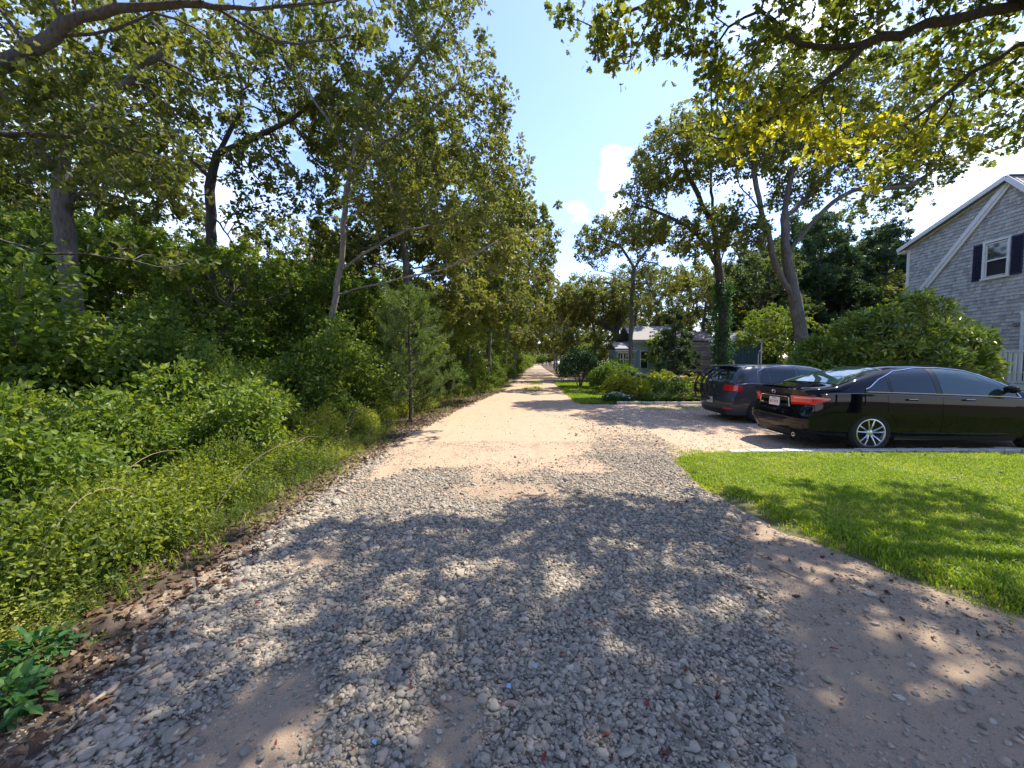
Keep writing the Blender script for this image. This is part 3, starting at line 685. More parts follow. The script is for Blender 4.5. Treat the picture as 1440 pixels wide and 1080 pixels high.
scatter('dry_leaf_scraps', np.stack([X, Y, Z], -1), np.stack([rng.normal(0, .4, n), rng.normal(0, .4, n), rng.uniform(0, 6.28, n)], -1), rng.uniform(.02, .06, n), rng.integers(0, 4, n), [litter_piece(i + 80) for i in range(4)])
M['blue_chip'] = simple('blue_plastic', (.22, .36, .52), .5)
tw = [((870, 872), (905, 888), 'short dark twig on the gravel right of the road centre'), ((945, 1020), (995, 1062), 'pale straight twig lying at the bottom edge between stones and dirt'), ((606, 985), (636, 1015), 'dark twig in the bare rut at the bottom'),
      ((1080, 800), (1130, 822), 'thin twig on the hard dirt beside the lawn'), ((232, 940), (150, 985), 'pale stick among big stones at the left edge'), ((645, 880), (650, 912), 'upright-looking thin twig in the gravel centre'), ((1040, 830), (1072, 838), 'brown twig on pink gravel below the lawn corner')]
def gpt(px):
    r = dirpx(*px); t = -CAM_H / r.z; return Vector((r.x * t, r.y * t, 0))
for a, b_, lb in tw:
    A = gpt(a); B = gpt(b_); z = .022
    pp = [A.lerp(B, t) + Vector((random.Random(int(a[0]) + i).uniform(-.01, .01), 0, z + float(road_z(A.x, A.y)))) for i, t in enumerate((0, .35, .7, 1))]
    MB().tube(pp, [.007, .006, .005, .003], 6).build('twig', M['twig'], smooth=True, label=lb, cat='twig', group='twigs fallen on the gravel road')
for px, lb in (((753, 952), 'small blue scrap on the gravel, upper of the pair right of centre'), ((715, 980), 'small blue scrap on the gravel beside the bare rut'), ((527, 1062), 'pale blue scrap near the bottom edge of the gravel')):
    A = gpt(px); mb = MB(); mb.prism([(-.011, -.008), (.013, -.006), (.009, .01), (-.005, .011)], 0, .003, 'z')
    o = mb.build('plastic_scrap', M['blue_chip'], label=lb, cat='scrap', group='blue scraps on the gravel'); o.location = (A.x, A.y, float(road_z(A.x, A.y)) + .03); o.rotation_euler = (.3, .2, A.x * 9)

# --- edging stones of the driveway
M['paver'] = simple('weathered_paver', (.52, .49, .45), .9, vs=14, bmp=.01)
rr = random.Random(4)
def edging(name, label, x0, y0, x1, y1, ln, wd, ht):
    t = empty(name, (x0, y0, 0), label, 'edging'); d = Vector((x1 - x0, y1 - y0, 0)); tot = d.length; d.normalize(); n = int(tot / ln)
    me = [MB().box((0, 0, ht / 2), (ln * .95, wd, ht)).mesh('paver', M['paver'], bevel=.008) for _ in range(1)][0]
    for i in range(n):
        c = d * (i + .5) * ln; z = float(zb(x0 + c.x, y0 + c.y))
        o = obj('paver', me, t); o.location = (c.x, c.y + rr.uniform(-.012, .012), z + rr.uniform(-.03, -.018) + (ht * 0)); o.rotation_euler = (rr.uniform(-.03, .03), rr.uniform(-.02, .02), math.atan2(d.y, d.x) + rr.uniform(-.03, .03))
edging('paver_edging', 'pale paver edging between the black sedan and the front lawn', 3.5, 6.34, 12.5, 6.62, .30, .16, .12)
edging('garden_edging', 'thin pale edging along the front of the flower bed', 3.75, 14.25, 9.6, 14.3, .45, .07, .13)
# ------------------------------------------------------------------ hero trees
def E(px, r, n, rng): return ellipsoid_pts(rng, P(*px) if len(px) == 3 and px[0] > 60 else np.array(px, float), r, n)
def W3(c, r, n, rng): return ellipsoid_pts(rng, c, r, n)
def PP(*l): return [P(*p) for p in l]
def hero(name, seed, base, paths, ells, rtrunk, leafm, label, cat='oak tree', group=None, extra_parts=None, **kw):
    rng = np.random.default_rng(seed + 500); b = np.array([base[0], base[1], -.05])
    att = np.vstack([ellipsoid_pts(rng, np.array(c, float), r, n) for c, r, n in ells])
    trunk, crown = tree_meshes(name, seed, [([np.array(p) - b for p in pts], f) for pts, f in paths], att - b, rtrunk, leafm, **kw)
    t = plant_tree(name, tuple(b), (trunk, crown), label, group, cat=cat)
    return t

# the oak just out of frame on the right, its limbs reach over the road
def yellowing(pos, tint, rng):
    wp = pos + np.array([7.6, 3.4, 0]); f = np.exp(-((wp[:, 0] - 4.4) / 1.9) ** 2 - ((wp[:, 2] - 4.65) / .75) ** 2 - ((wp[:, 1] - 5.7) / .9) ** 2)
    return np.where(rng.uniform(0, 1, len(tint)) < f * .9, rng.uniform(.8, 1.0, len(tint)), tint * .9)
hero('overhanging_oak', 11, (7.6, 3.4),
     [([(7.6, 3.4, -.05), (7.5, 3.6, 2), (7.2, 3.9, 3.6)], None),
      ([(7.2, 3.9, 3.6)] + PP((1520, -10, 4.9), (1440, 6, 5.1), (1330, 30, 5.2), (1215, 62, 5.4), (1150, 66, 5.5), (1105, 48, 5.5), (1070, 15, 5.5)), 0),
      (PP((1215, 62, 5.4), (1160, 115, 5.5), (1100, 160, 5.7), (1010, 205, 5.9)), 0),
      ([(7.2, 3.9, 3.6)] + PP((1500, 60, 5.0), (1400, 85, 5.2), (1310, 150, 5.5), (1240, 200, 5.8)), 0),
      ([(7.2, 3.9, 3.6), (5.6, 3.9, 5.6), (4, 3.6, 6.4), (2.4, 3.5, 6.8), (1.2, 3.4, 6.7)], 0),
      ([(7.2, 3.9, 3.6), (6, 5.2, 6.2), (4.6, 5.9, 6.9), (3, 6.1, 6.9)] + PP((900, 10, 5.9),), 0),
      ([(7.2, 3.9, 3.6), (7.3, 3.8, 6), (6.8, 4.3, 8.5)], 0)],
     [(P(800, 12, 5.6), (.32, .4, .16), 26), (P(880, 38, 5.6), (.5, .5, .42), 80), (P(862, 85, 5.6), (.25, .3, .2), 26), (P(960, 35, 5.6), (.5, .5, .4), 60), (P(1040, 60, 5.6), (.5, .6, .45), 60), (P(1010, 110, 5.7), (.35, .5, .2), 26),
      (P(1130, 25, 5.6), (.6, .8, .4), 55), (P(1240, 20, 5.6), (.6, .8, .4), 50), (P(1350, 60, 5.7), (.7, .8, .5), 90), (P(1410, 150, 5.9), (.4, .6, .6), 70),
      (P(1030, 190, 5.9), (.5, .4, .28), 60), (P(1110, 150, 5.7), (.5, .4, .38), 75), (P(1180, 185, 5.7), (.5, .5, .4), 80), (P(1250, 215, 5.8), (.5, .5, .33), 70), (P(1320, 180, 5.8), (.3, .4, .5), 36),
      ((2.9, 3.5, 6.9), (2.6, 1.5, .8), 400), ((1.3, 3.2, 6.7), (1.3, 1.2, .6), 130), ((5, 4.2, 7.6), (2.5, 1.8, .8), 230), ((3.5, 4.6, 7.5), (2.2, 1.2, .6), 170), ((4.2, 2.6, 7.2), (2.4, 1.6, .9), 220), ((6.2, 4.6, 8.4), (2.4, 1.8, 1.1), 160), ((6.9, 2.9, 7.0), (2.2, 1.6, 1), 160), ((7.5, 1.2, 8), (3, 1.8, 1.3), 200), ((4, .6, 8), (2.5, 1.5, 1.2), 150)],
     .26, 'near_oak', 'big oak outside the right edge, its dark limbs and yellowing leaves hanging over the lawn', cat='oak tree',
     leaf='oak', nleaf=45000, lsize=.112, step=.2, infl=1.3, kill=.26, cluster=.12, thresh=.016, r0=.0045, expo=.62, extra=yellowing, sparse=.2, up=.35, barkmat='bark_dark')

# the tree just out of frame on the left, limbs cross the top left corner
hero('leaning_oak', 12, (-7.8, 4.3),
     [([(-7.8, 4.3, -.05), (-7.6, 4.4, 2), (-7.2, 4.6, 4)], None),
      ([(-7.2, 4.6, 4)] + PP((40, 70, 5), (110, 25, 5.1), (230, 8, 5.3), (330, 10, 5.4), (440, 5, 5.6), (560, -15, 5.8)), 0),
      (PP((60, 55, 5), (130, 48, 5.2), (215, 18, 5.3), (275, 40, 5.5)), 0),
      (PP((300, 8, 5.3), (360, 45, 5.6), (420, 62, 5.8), (500, 50, 6.2)), 0),
      ([(-7.5, 4.45, 2.2)] + PP((-80, 325, 5), (60, 357, 5.2), (150, 362, 5.4), (245, 374, 5.7)), 0),
      ([(-7.4, 4.5, 3)] + PP((-60, 200, 5), (80, 190, 5.4), (200, 215, 5.8)), 0)],
     [(P(60, 150, 5.4), (1.0, .9, .9), 150), (P(170, 210, 5.8), (1.0, .8, .7), 120), (P(330, 55, 6), (1.0, .6, .35), 50), (P(470, 30, 6), (.9, .6, .35), 40), (P(210, 350, 5.8), (.6, .6, .2), 20), (P(100, 30, 5.5), (1, .8, .5), 60),
      ((-5, 4, 6.8), (2.5, 1.6, 1.0), 150), ((-8, 3.8, 7), (2.0, 1.6, 1.5), 100)],
     .12, 'oak', 'leaning oak outside the left edge sending grey limbs across the top left corner',
     leaf='oak', nleaf=12500, lsize=.105, step=.2, infl=1.4, kill=.26, cluster=.12, thresh=.016, r0=.0045, expo=.66, up=.4, barkmat='bark')

# left side trunks seen in the wood
hero('woodland_oak', 21, (-8.9, 8.2),
     [([(-8.9, 8.2, -.05)] + PP((112, 480, 8.2), (96, 380, 8.2), (88, 280, 8.2), (96, 180, 8.3), (130, 90, 8.4)), None), (PP((90, 260, 8.2), (40, 180, 8.2), (0, 120, 8.2)), 0), (PP((96, 190, 8.2), (160, 130, 8), (230, 70, 8)), 0)],
     [(P(110, 90, 8.5), (2.4, 1.8, 1.6), 330), (P(20, 160, 8), (1.6, 1.4, 1.2), 140), (P(230, 100, 8.6), (1.2, 1.4, 1.0), 120), (P(170, 270, 8.6), (1.4, 1, .7), 90)],
     .16, 'oak', 'thick grey-barked oak with a straight trunk, leftmost big trunk in the wood', leaf='ovate', nleaf=12500, lsize=.115, expo=.6, cluster=.14)
hero('woodland_oak', 22, (-8.3, 11.2),
     [([(-8.3, 11.2, -.05)] + PP((298, 430, 11.2), (296, 320, 11.2), (300, 240, 11.2), (312, 205, 11.2)), None), (PP((306, 212, 11.2), (340, 150, 11.4), (338, 112, 11.4)), 0), (PP((304, 222, 11.2), (365, 190, 11), (420, 160, 10.8), (480, 110, 10.8)), 0), (PP((300, 250, 11.2), (240, 190, 11), (200, 130, 11)), 0), (PP((297, 300, 11.2), (320, 330, 10.6), (335, 360, 10.4)), 0)],
     [(P(320, 110, 11.2), (2.4, 2, 1.5), 300), (P(430, 140, 11), (1.8, 1.6, 1.4), 220), (P(230, 180, 11), (1.5, 1.5, 1.3), 140), (P(390, 250, 11), (1.5, 1.3, 1), 130)],
     .125, 'oak', 'dark forked oak clad with ivy in the wood, second big trunk from the left', leaf='ovate', nleaf=14000, lsize=.115, expo=.6, barkmat='bark_dark', cluster=.14)
hero('slender_oak', 23, (-4.75, 10.2),
     [([(-4.75, 10.2, -.05)] + PP((462, 500, 10.2), (470, 430, 10.2), (482, 350, 10.1), (486, 280, 10), (500, 200, 10), (512, 140, 10)), None),
      (PP((482, 378, 10), (520, 352, 9.7), (560, 330, 9.4), (620, 312, 9.2), (660, 290, 9.2)), 0), (PP((470, 420, 10), (520, 402, 9.6), (590, 386, 9.2), (640, 372, 9), (700, 340, 9)), 0),
      (PP((490, 262, 10), (530, 210, 9.8), (590, 170, 9.5), (640, 120, 9.4)), 0), (PP((492, 235, 10), (455, 160, 10), (410, 100, 10.2)), 0), (PP((500, 195, 10), (560, 120, 9.8), (620, 40, 9.6)), 0)],
     [(P(560, 190, 10), (1.7, 1.5, 1.5), 330), (P(620, 70, 9.6), (1.1, 1.3, 1.3), 220), (P(668, 150, 9.5), (.85, 1, 1.1), 150), (P(700, 250, 9.5), (.85, 1, .9), 150), (P(470, 80, 10.5), (2, 1.8, 1.3), 230), (P(640, 320, 9.3), (1.0, .9, .6), 110), (P(720, 340, 9.6), (.6, .8, .6), 70), (P(540, 290, 9.6), (1, 1, .7), 80), (P(590, -60, 9.8), (1.8, 1.6, 1.2), 180)],
     .08, 'oak', 'slender pale-barked oak at the road edge whose branches sweep out over the road', leaf='oak', nleaf=28000, lsize=.105, cluster=.14, step=.24, infl=1.4, kill=.32, expo=.58, barkmat='bark_pale', up=.4, thresh=.016)

# right side
hero('spreading_oak', 31, (10.93, 15),
     [([(10.93, 15, -.05)] + PP((1126, 470, 15), (1118, 420, 15), (1108, 370, 15), (1104, 330, 15), (1106, 280, 14.9), (1120, 210, 14.7)), None),
      (PP((1120, 425, 15), (1096, 385, 14.8), (1084, 345, 14.6), (1072, 300, 14.5), (1040, 262, 14.2)), 0),
      (PP((1106, 352, 15), (1150, 305, 14.7), (1200, 268, 14.3), (1275, 262, 14), (1330, 225, 14)), 0), (PP((1105, 310, 15), (1160, 250, 15), (1210, 180, 15), (1240, 130, 15)), 0), (PP((1082, 340, 14.6), (1060, 240, 14.6), (1070, 150, 14.6)), 0), (PP((1110, 260, 14.9), (1140, 170, 14.6), (1160, 120, 14.6)), 0)],
     [(P(1150, 170, 15), (3.2, 2.8, 1.5), 520), (P(1045, 200, 14.6), (1.5, 1.8, 1.3), 190), (P(1270, 200, 14.3), (2.0, 1.8, 1.0), 220), (P(1320, 235, 14), (1.0, 1.2, .6), 80), (P(1090, 120, 15), (1.7, 1.6, .8), 130), (P(1045, 330, 14.6), (1.2, 1.2, .5), 80), (P(1130, 262, 15.5), (1.7, 1.6, .6), 120), (P(1235, 285, 16), (1.5, 1.5, .45), 60)],
     .215, 'oak', 'large spreading oak with grey forked trunk standing behind the two cars', nleaf=44000, lsize=.13, step=.28, infl=1.5, kill=.34, expo=.66, thresh=.02, r0=.009)
t2 = hero('ivy_clad_oak', 32, (9.5, 18),
     [([(9.5, 18, -.05)] + PP((1016, 440, 18), (1012, 390, 18), (1006, 330, 18), (1000, 260, 18), (1004, 200, 18)), None), (PP((1010, 385, 18), (985, 335, 17.8), (940, 305, 17.4), (900, 290, 17.3)), 0), (PP((1005, 335, 18), (975, 260, 17.8), (945, 200, 17.6)), 0), (PP((1010, 380, 18), (1030, 310, 18.2), (1050, 270, 18.2)), 0)],
     [(P(950, 220, 18), (1.8, 1.8, 1.6), 330), (P(905, 265, 17.5), (.9, 1.2, 1.0), 130), (P(985, 330, 18), (1.8, 1.6, 1.1), 180), (P(1000, 190, 18), (1.2, 1.2, .8), 110), (P(905, 325, 17.5), (1.2, 1.2, .6), 80)],
     .18, 'oak', 'tall oak with ivy climbing its trunk between flower bed and grey hatchback', nleaf=27000, lsize=.13, step=.28, kill=.36, expo=.64, thresh=.02, r0=.008, barkmat='bark_dark')
rg = np.random.default_rng(77); n = 3600; h = rg.uniform(0, 1, n) ** .8 * 5.2; a = rg.uniform(0, 6.28, n); rr_ = .2 + rg.gamma(2, .055, n) * (.5 + .5 * np.sin(h * 2.2) ** 2)
ip = np.stack([np.cos(a) * rr_ - .02 * h, np.sin(a) * rr_, h], -1); od = np.stack([np.cos(a), np.sin(a), -.5 + 0 * a], -1)
lv, lf, lt = make_leaves(ip, od, .10, 'ovate', rg, rg.uniform(.1, .9, n), up=.2)
obj('ivy', mesh_np('ivy', lv, lf, M['ivy'], tint=lt), t2)
t3 = hero('open_crowned_oak', 33, (7.1, 24),
     [([(7.1, 24, -.05)] + PP((888, 440, 24), (890, 395, 24), (893, 372, 24)), None), (PP((893, 375, 24), (870, 345, 24), (840, 335, 24)), 0), (PP((892, 378, 24), (915, 345, 24), (940, 330, 24)), 0), (PP((890, 400, 24), (860, 385, 24), (835, 380, 24)), 0)],
     [(P(885, 330, 24), (3.0, 2.4, 1.2), 330), (P(830, 352, 24), (1.2, 1.2, .7), 90), (P(940, 395, 24), (1.6, 1.6, .9), 130), (P(900, 430, 23), (1.2, 1.0, .5), 70)],
     .13, 'oak', 'slim oak with open flat crown standing in the flower bed left of the ivy-clad tree', nleaf=18000, lsize=.14, expo=.6, r0=.009, barkmat='bark')

# ------------------------------------------------------------------ repeated tree kinds
def generic(seed, h=11, r=3.4, leafm='oak', n=26000, ls=.15, bare=.22, lean=0, barkm='bark', rt=.125, leaf='quad', clus=.24):
    rng = np.random.default_rng(seed); r_ = random.Random(seed)
    top = h * .62; p = [(0, 0, 0), (r_.uniform(-.15, .15), r_.uniform(-.15, .15), h * .2), (r_.uniform(-.3, .3) + lean * .4, r_.uniform(-.3, .3), h * .42), (r_.uniform(-.4, .4) + lean, r_.uniform(-.4, .4), top)]
    ells = [((lean, 0, h * .72), (r * .8, r * .8, h * .22), 260)]
    for k in range(7):
        a = k * .9 + r_.uniform(0, .5); q = r * r_.uniform(.45, .75); z = h * r_.uniform(bare + .12, .8)
        ells.append(((math.cos(a) * q + lean, math.sin(a) * q, z), (r * r_.uniform(.3, .45), r * r_.uniform(.3, .45), h * .085), 75))
    att = np.vstack([ellipsoid_pts(rng, np.array(c), rr2, m) for c, rr2, m in ells])
    return tree_meshes('tree', seed, [(p, None)], att, rt, leafm, nleaf=n, lsize=ls, step=.34, infl=1.7, kill=.48, expo=.55, r0=.009, barkmat=barkm, leaf=leaf, cluster=clus)
KIND = {'a': generic(101), 'b': generic(102, 11.5, 3.8, 'oak'), 'c': generic(103, 10.2, 3.1, 'oak_dark', barkm='bark_dark'), 'd': generic(104, 9, 3.6, 'oak', bare=.1, n=24000), 'e': generic(105, 6.5, 2.4, 'shrub', n=15000, ls=.13, bare=.08, rt=.08)}
def pine(seed, h=12, r=2.6, n=30000, leafm='needle_dark'):
    rng = np.random.default_rng(seed); r_ = random.Random(seed); paths = [([(0, 0, 0), (r_.uniform(-.2, .2), 0, h * .5), (r_.uniform(-.3, .3), .1, h * .97)], None)]; ells = []
    for k in range(16):
        z = h * (.28 + .68 * k / 16); a = k * 2.4; q = r * (1.05 - .75 * (k / 16) ** 1.5) * r_.uniform(.7, 1.1)
        paths.append(([(0, 0, z), (math.cos(a) * q * .5, math.sin(a) * q * .5, z + .1), (math.cos(a) * q, math.sin(a) * q, z + .45)], 0))
        ells.append(((math.cos(a) * q * .75, math.sin(a) * q * .75, z + .3), (q * .55, q * .55, .6), 52))
    att = np.vstack([ellipsoid_pts(rng, np.array(c), rr2, m) for c, rr2, m in ells])
    return tree_meshes('pine', seed, paths, att, .17, leafm, nleaf=int(n * 1.5), lsize=.20, leaf='long', step=.3, infl=1.2, kill=.4, expo=.6, r0=.008, barkmat='bark_dark', cluster=.26, thresh=.014, up=.15)
PINE = pine(201)

G_L = 'oaks of the wood along the left road edge'
rowL = [(-3.9, 14, 'a', 1.0, 'oak at the left road edge right behind the young pine'), (-2.6, 18, 'd', 1.22, 'oak at the left road edge, second beyond the young pine'), (-1.4, 23.5, 'b', 1.08, 'oak at the left road edge, third beyond the young pine'),
        (-.6, 30, 'd', 1.32, 'oak at the left road edge, fourth beyond the young pine'), (.2, 38, 'a', 1.15, 'oak at the left road edge, fifth beyond the young pine'), (.5, 48, 'd', 1.3, 'oak at the left road edge, sixth beyond the young pine'),
        (.2, 60, 'd', 1.3, 'oak at the left road edge, seventh beyond the young pine'), (1.4, 75, 'd', 1.3, 'oak at the left road edge, eighth beyond the young pine'), (2.6, 95, 'b', 1.2, 'oak at the left road edge, ninth beyond the young pine'), (5, 125, 'b', 1.0, 'oak at the left road edge near the far end'), (7, 160, 'a', 1.1, 'last oak on the left side of the far road')]
for i, (x, y, k, s, lb) in enumerate(rowL): plant_tree('oak_tree', (x, y, -.05), KIND[k], lb, G_L, rz=i * 2.1 + .4, scale=s)
rowR = [(6.9, 34, 'd', .95, 'bushy oak right of the road behind the dark shrub'), (5.6, 41, 'd', 1.15, 'oak on the right verge, first beyond the side drive'), (6.6, 50, 'd', 1.25, 'oak on the right verge, second beyond the side drive'), (7.4, 61, 'b', 1.1, 'oak on the right verge, third beyond the side drive'), (8.2, 74, 'd', 1.3, 'oak on the right verge, fourth beyond the side drive'),
        (9.8, 92, 'b', 1.2, 'oak on the right verge, fifth beyond the side drive'), (12.6, 120, 'd', 1.3, 'oak on the right verge, sixth beyond the side drive'), (17, 155, 'd', 1.1, 'last oak on the right side of the far road'), (14, 215, 'e', 1.6, 'pale green tree closing the far end of the road'), (8, 225, 'd', 1.2, 'tree left of the road at its far end'), (21, 222, 'd', 1.2, 'tree right of the road at its far end'), (13, 240, 'b', 1.1, 'tall tree behind the far end of the road')]
for i, (x, y, k, s, lb) in enumerate(rowR): plant_tree('oak_tree', (x, y, -.05), KIND[k], lb, 'oaks along the right side of the far road', rz=i * 1.7, scale=s)
# leaning trunk beside the blue cottage
hero('leaning_verge_oak', 34, (9.2, 33), [([(9.2, 33, -.05)] + PP((872, 490, 33), (866, 470, 33), (848, 455, 33), (825, 450, 33)), None), (PP((866, 470, 33), (872, 430, 33), (860, 400, 33)), 0)],
     [(P(830, 415, 33), (3.6, 3, 1.7), 260), (P(870, 420, 33), (2.2, 2.2, 1.6), 140)], .3, 'oak', 'oak with leaning trunk left of the pale blue cottage', nleaf=14000, lsize=.17, expo=.6, r0=.01, barkmat='bark_dark')
mid = [(15.4, 25, 'c', .95, 'dark oak behind the teal shed'), (13.2, 27.5, 'a', .82, 'oak rising behind the weathered board shed'), (11.2, 36, 'b', 1.0, 'oak behind the pale blue cottage'), (15.5, 34, 'a', .95, 'oak to the right behind the pale blue cottage'), (19.5, 32, 'a', 1.0, 'oak behind the spreading oak, left of the pines'), (31, 35, 'b', 1.15, 'light green oak crown behind the shingled house gable'), (36, 33, 'a', 1.15, 'oak behind the roof of the shingled house'), (26, 39, 'a', 1.15, 'tall oak beyond the pines'), (15.5, 17.5, 'e', .62, 'small leafy tree behind the hatchback'), (10.9, 28.9, 'e', .62, 'leafy tree in front of the cottage roof'), (12.9, 19.5, 'e', .7, 'small yellow-green tree between ivy-clad oak and teal shed'), (19.5, 19, 'e', .8, 'small leafy tree left of the rhododendron'), (24, 26, 'd', .85, 'bushy oak between pines and rhododendron')]
for i, (x, y, k, s, lb) in enumerate(mid): plant_tree('oak_tree', (x, y, -.05), KIND[k], lb, 'yard trees behind the driveway', rz=i * 2.3 + 1, scale=s)
pn_ = [(20, 26, .92, 'dark pine nearest the spreading oak'), (22.6, 29, 1.02, 'dark pine, second from the spreading oak'), (25.3, 27.5, .93, 'dark pine, third from the spreading oak'), (27.8, 31, 1.0, 'dark pine next to the corner of the shingled house'), (23.5, 33.5, 1.15, 'tall dark pine at the back of the group'), (18, 29.5, .85, 'dark pine behind the hatchback')]
for i, (x, y, s, lb) in enumerate(pn_): plant_tree('pine_tree', (x, y, -.05), PINE, lb, 'dark pines left of the shingled house', rz=i * 1.3, scale=s, cat='pine tree')
# deep wood on the left
rd = random.Random(8); spots = []
for _ in range(4000):
    x = rd.uniform(-46, -6.2); y = rd.uniform(7.5, 78)
    if y < 12 and x > -11.5: continue
    if x > edge(EDGE_L, y) - 4.8 or x < -1.45 * y - 8: continue
    dmin = 2.7 if y < 22 else 4.2
    if any((x - a) ** 2 + (y - b) ** 2 < dmin ** 2 for a, b in spots) or min(math.hypot(x + 8.9, y - 8.2), math.hypot(x + 8.3, y - 11.2)) < 2.0: continue
    spots.append((x, y))
    if len(spots) >= 56: break
for i, (x, y) in enumerate(sorted(spots, key=lambda s: s[1])):
    k = 'abedbe'[rd.randrange(6)]; plant_tree('woodland_tree', (x, y, -.05), KIND[k], 'slim woodland tree deep in the shade behind the left roadside shrubs', 'trees deep in the left wood', rz=rd.uniform(0, 6.3), scale=rd.uniform(.8, 1.08), cat='tree')
for i, (x, y) in enumerate([(-9, -6), (-4, -9), (1, -11), (6, -9), (12, -8), (18, -10)]): plant_tree('roadside_tree', (x, y, -.05), KIND['abd'[i % 3]], 'tree standing behind the viewpoint, mirrored in the car sides', 'trees behind the viewpoint', rz=i, scale=1)

rd = random.Random(77); fz_ = []
for _ in range(900):
    y = rd.uniform(48, 230); sd = rd.choice((-1, 1)); x = (edge(EDGE_L, y) - rd.uniform(6, 34)) if sd < 0 else (edge(EDGE_R, y) + rd.uniform(5.5, 40))
    if any((x - a) ** 2 + (y - b) ** 2 < 36 for a, b in fz_): continue
    fz_.append((x, y))
    if len(fz_) >= 64: break
for i, (x, y) in enumerate(fz_): plant_tree('distant_tree', (x, y, -.05), KIND['dabd'[i % 4]], 'distant tree in the wood that lines the far road', 'trees lining the far road', rz=rd.uniform(0, 6), scale=rd.uniform(.95, 1.25))
for i, (x, y, s) in enumerate([(-3.3, 12.6, .62), (-2.9, 16, .7), (-2.2, 20.6, .75), (-1.5, 26.5, .85), (-.9, 34, .9), (-.2, 43, .95), (.5, 54, 1.0), (-5.6, 12.4, .7), (-7.6, 15.5, .8), (-7.2, 9.8, .72), (-9.9, 11.2, .85), (-6.4, 13.2, .8), (-11.6, 9.9, .85), (-8.8, 14, .9), (-13, 12.5, 1), (-12, 8.4, .75), (-6.2, 17, .85)]):
    plant_tree('edge_sapling', (x, y, -.05), KIND['e'], 'young leafy tree under the oaks on the left road edge, %s of the row' % 'first second third fourth fifth sixth seventh eighth ninth tenth eleventh twelfth thirteenth fourteenth fifteenth sixteenth seventeenth'.split()[i], 'young trees on the left road edge', rz=i * 1.9, scale=s)

# ------------------------------------------------------------------ shrubs
S1 = [bush_mesh(300 + i, clumpy([(0, 0, .5, .75, .75, .75), (.5, .3, .35, .55, .5, .6), (-.45, -.3, .4, .5, .55, .6)], 11, .25, i), 7800, 'ovate', .062, 'shrub', rnd=.05, shell=.28, stems=10, stemr=.012) for i in range(2)]
S2 = [bush_mesh(310 + i, clumpy([(0, 0, 1.6, 1.0, 1.0, 1.1), (.6, .4, .9, .8, .7, .8), (-.6, -.3, 1.0, .8, .8, .8), (.2, -.6, .6, .7, .6, .7)], 11, .36, i), 10500, 'ovate', .095, 'shrub', rnd=.09, shell=.32, stems=12, stemr=.022, lo=.05, hi=.9) for i in range(2)]
S3 = bush_mesh(320, [(0, 0, .22, .55, .5, .38), (.3, .2, .2, .35, .35, .3)], 4200, 'ovate', .045, 'weed', rnd=.05, shell=.35, stems=6, stemr=.006)
ORD = 'first second third fourth fifth sixth seventh eighth ninth tenth eleventh twelfth thirteenth fourteenth fifteenth sixteenth seventeenth eighteenth nineteenth twentieth'.split()
def nth(i): return ORD[i] if i < 20 else ('twenty-' + ORD[i - 20]) if i < 29 else ('thirtieth' if i == 29 else 'thirty-' + ORD[i - 30] if i < 39 else 'fortieth' if i == 39 else 'forty-' + ORD[i - 40])
rd = random.Random(31)
frt = []
y = 2.6
while y < 30:
    frt.append((edge(EDGE_L, y) - rd.uniform(.9, 1.8), y)); y += rd.uniform(.55, .9) if y < 9 else rd.uniform(1.2, 2.0)
for i, (x, y) in enumerate(frt): plant_bush('weed_clump', (x, y, -.05), S3, 'bright low weed clump at the left road edge, %s counted from the viewer' % nth(i), 'weed clumps along the left road edge', rz=rd.uniform(0, 6), scale=(rd.uniform(.6, 1.1), rd.uniform(.6, 1.1), rd.uniform(.5, 1.25)), cat='weeds')
sec = []
y = 3.0
while y < 34:
    for q in range(2): sec.append((edge(EDGE_L, y) - rd.uniform(1.8, 2.7) - q * 1.3 - (.1 if y < 9 else 0), y + rd.uniform(-.4, .4)))
    y += 1.0 if y < 12 else 1.7
for i, (x, y) in enumerate(sec): plant_bush('roadside_shrub', (x, y, -.05), S1[i % 2], 'waist high shrub, %s row behind the left weeds, %s from the viewer' % (('front', 'rear')[i % 2], nth(i // 2)), 'low shrubs behind the left weeds', rz=rd.uniform(0, 6), scale=(lambda s_: (s_, s_, s_ * rd.uniform(.9, 1.45)))(rd.uniform(.7, 1.25)))
thi = []
for y in (4.5, 6, 7.4, 9, 10.6, 12.3, 14, 16, 18.5, 21.5, 25, 29, 34, 40, 47):
    for q in range(3 if y < 20 else 2): thi.append((edge(EDGE_L, y) - (3.9 if y > 9 else 5.2) - q * 2.1 + rd.uniform(-.5, .5), y + rd.uniform(-.6, .6)))
for y in (12, 15, 18, 22, 27): thi.append((edge(EDGE_L, y) - 2.3, y))
thi += [(-4.3, 9.3), (-4.0, 11.6)]
for i, (x, y) in enumerate(thi): plant_bush('woodland_shrub', (x, y, -.05), S2[i % 2], 'tall leafy shrub filling the wood below the trees at left, %s from the viewer' % nth(i), 'tall shrubs in the left wood', rz=rd.uniform(0, 6), scale=rd.uniform(.85, 1.3))
bk = []
for i in range(40):
    y = rd.uniform(9, 60); x = edge(EDGE_L, y) - rd.uniform(9, 26)
    bk.append((x, y)); plant_bush('woodland_shrub', (x, y, -.05), S2[i % 2], 'tall leafy shrub deep inside the left wood', 'shrubs deep in the left wood', rz=rd.uniform(0, 6), scale=rd.uniform(1.1, 1.7))
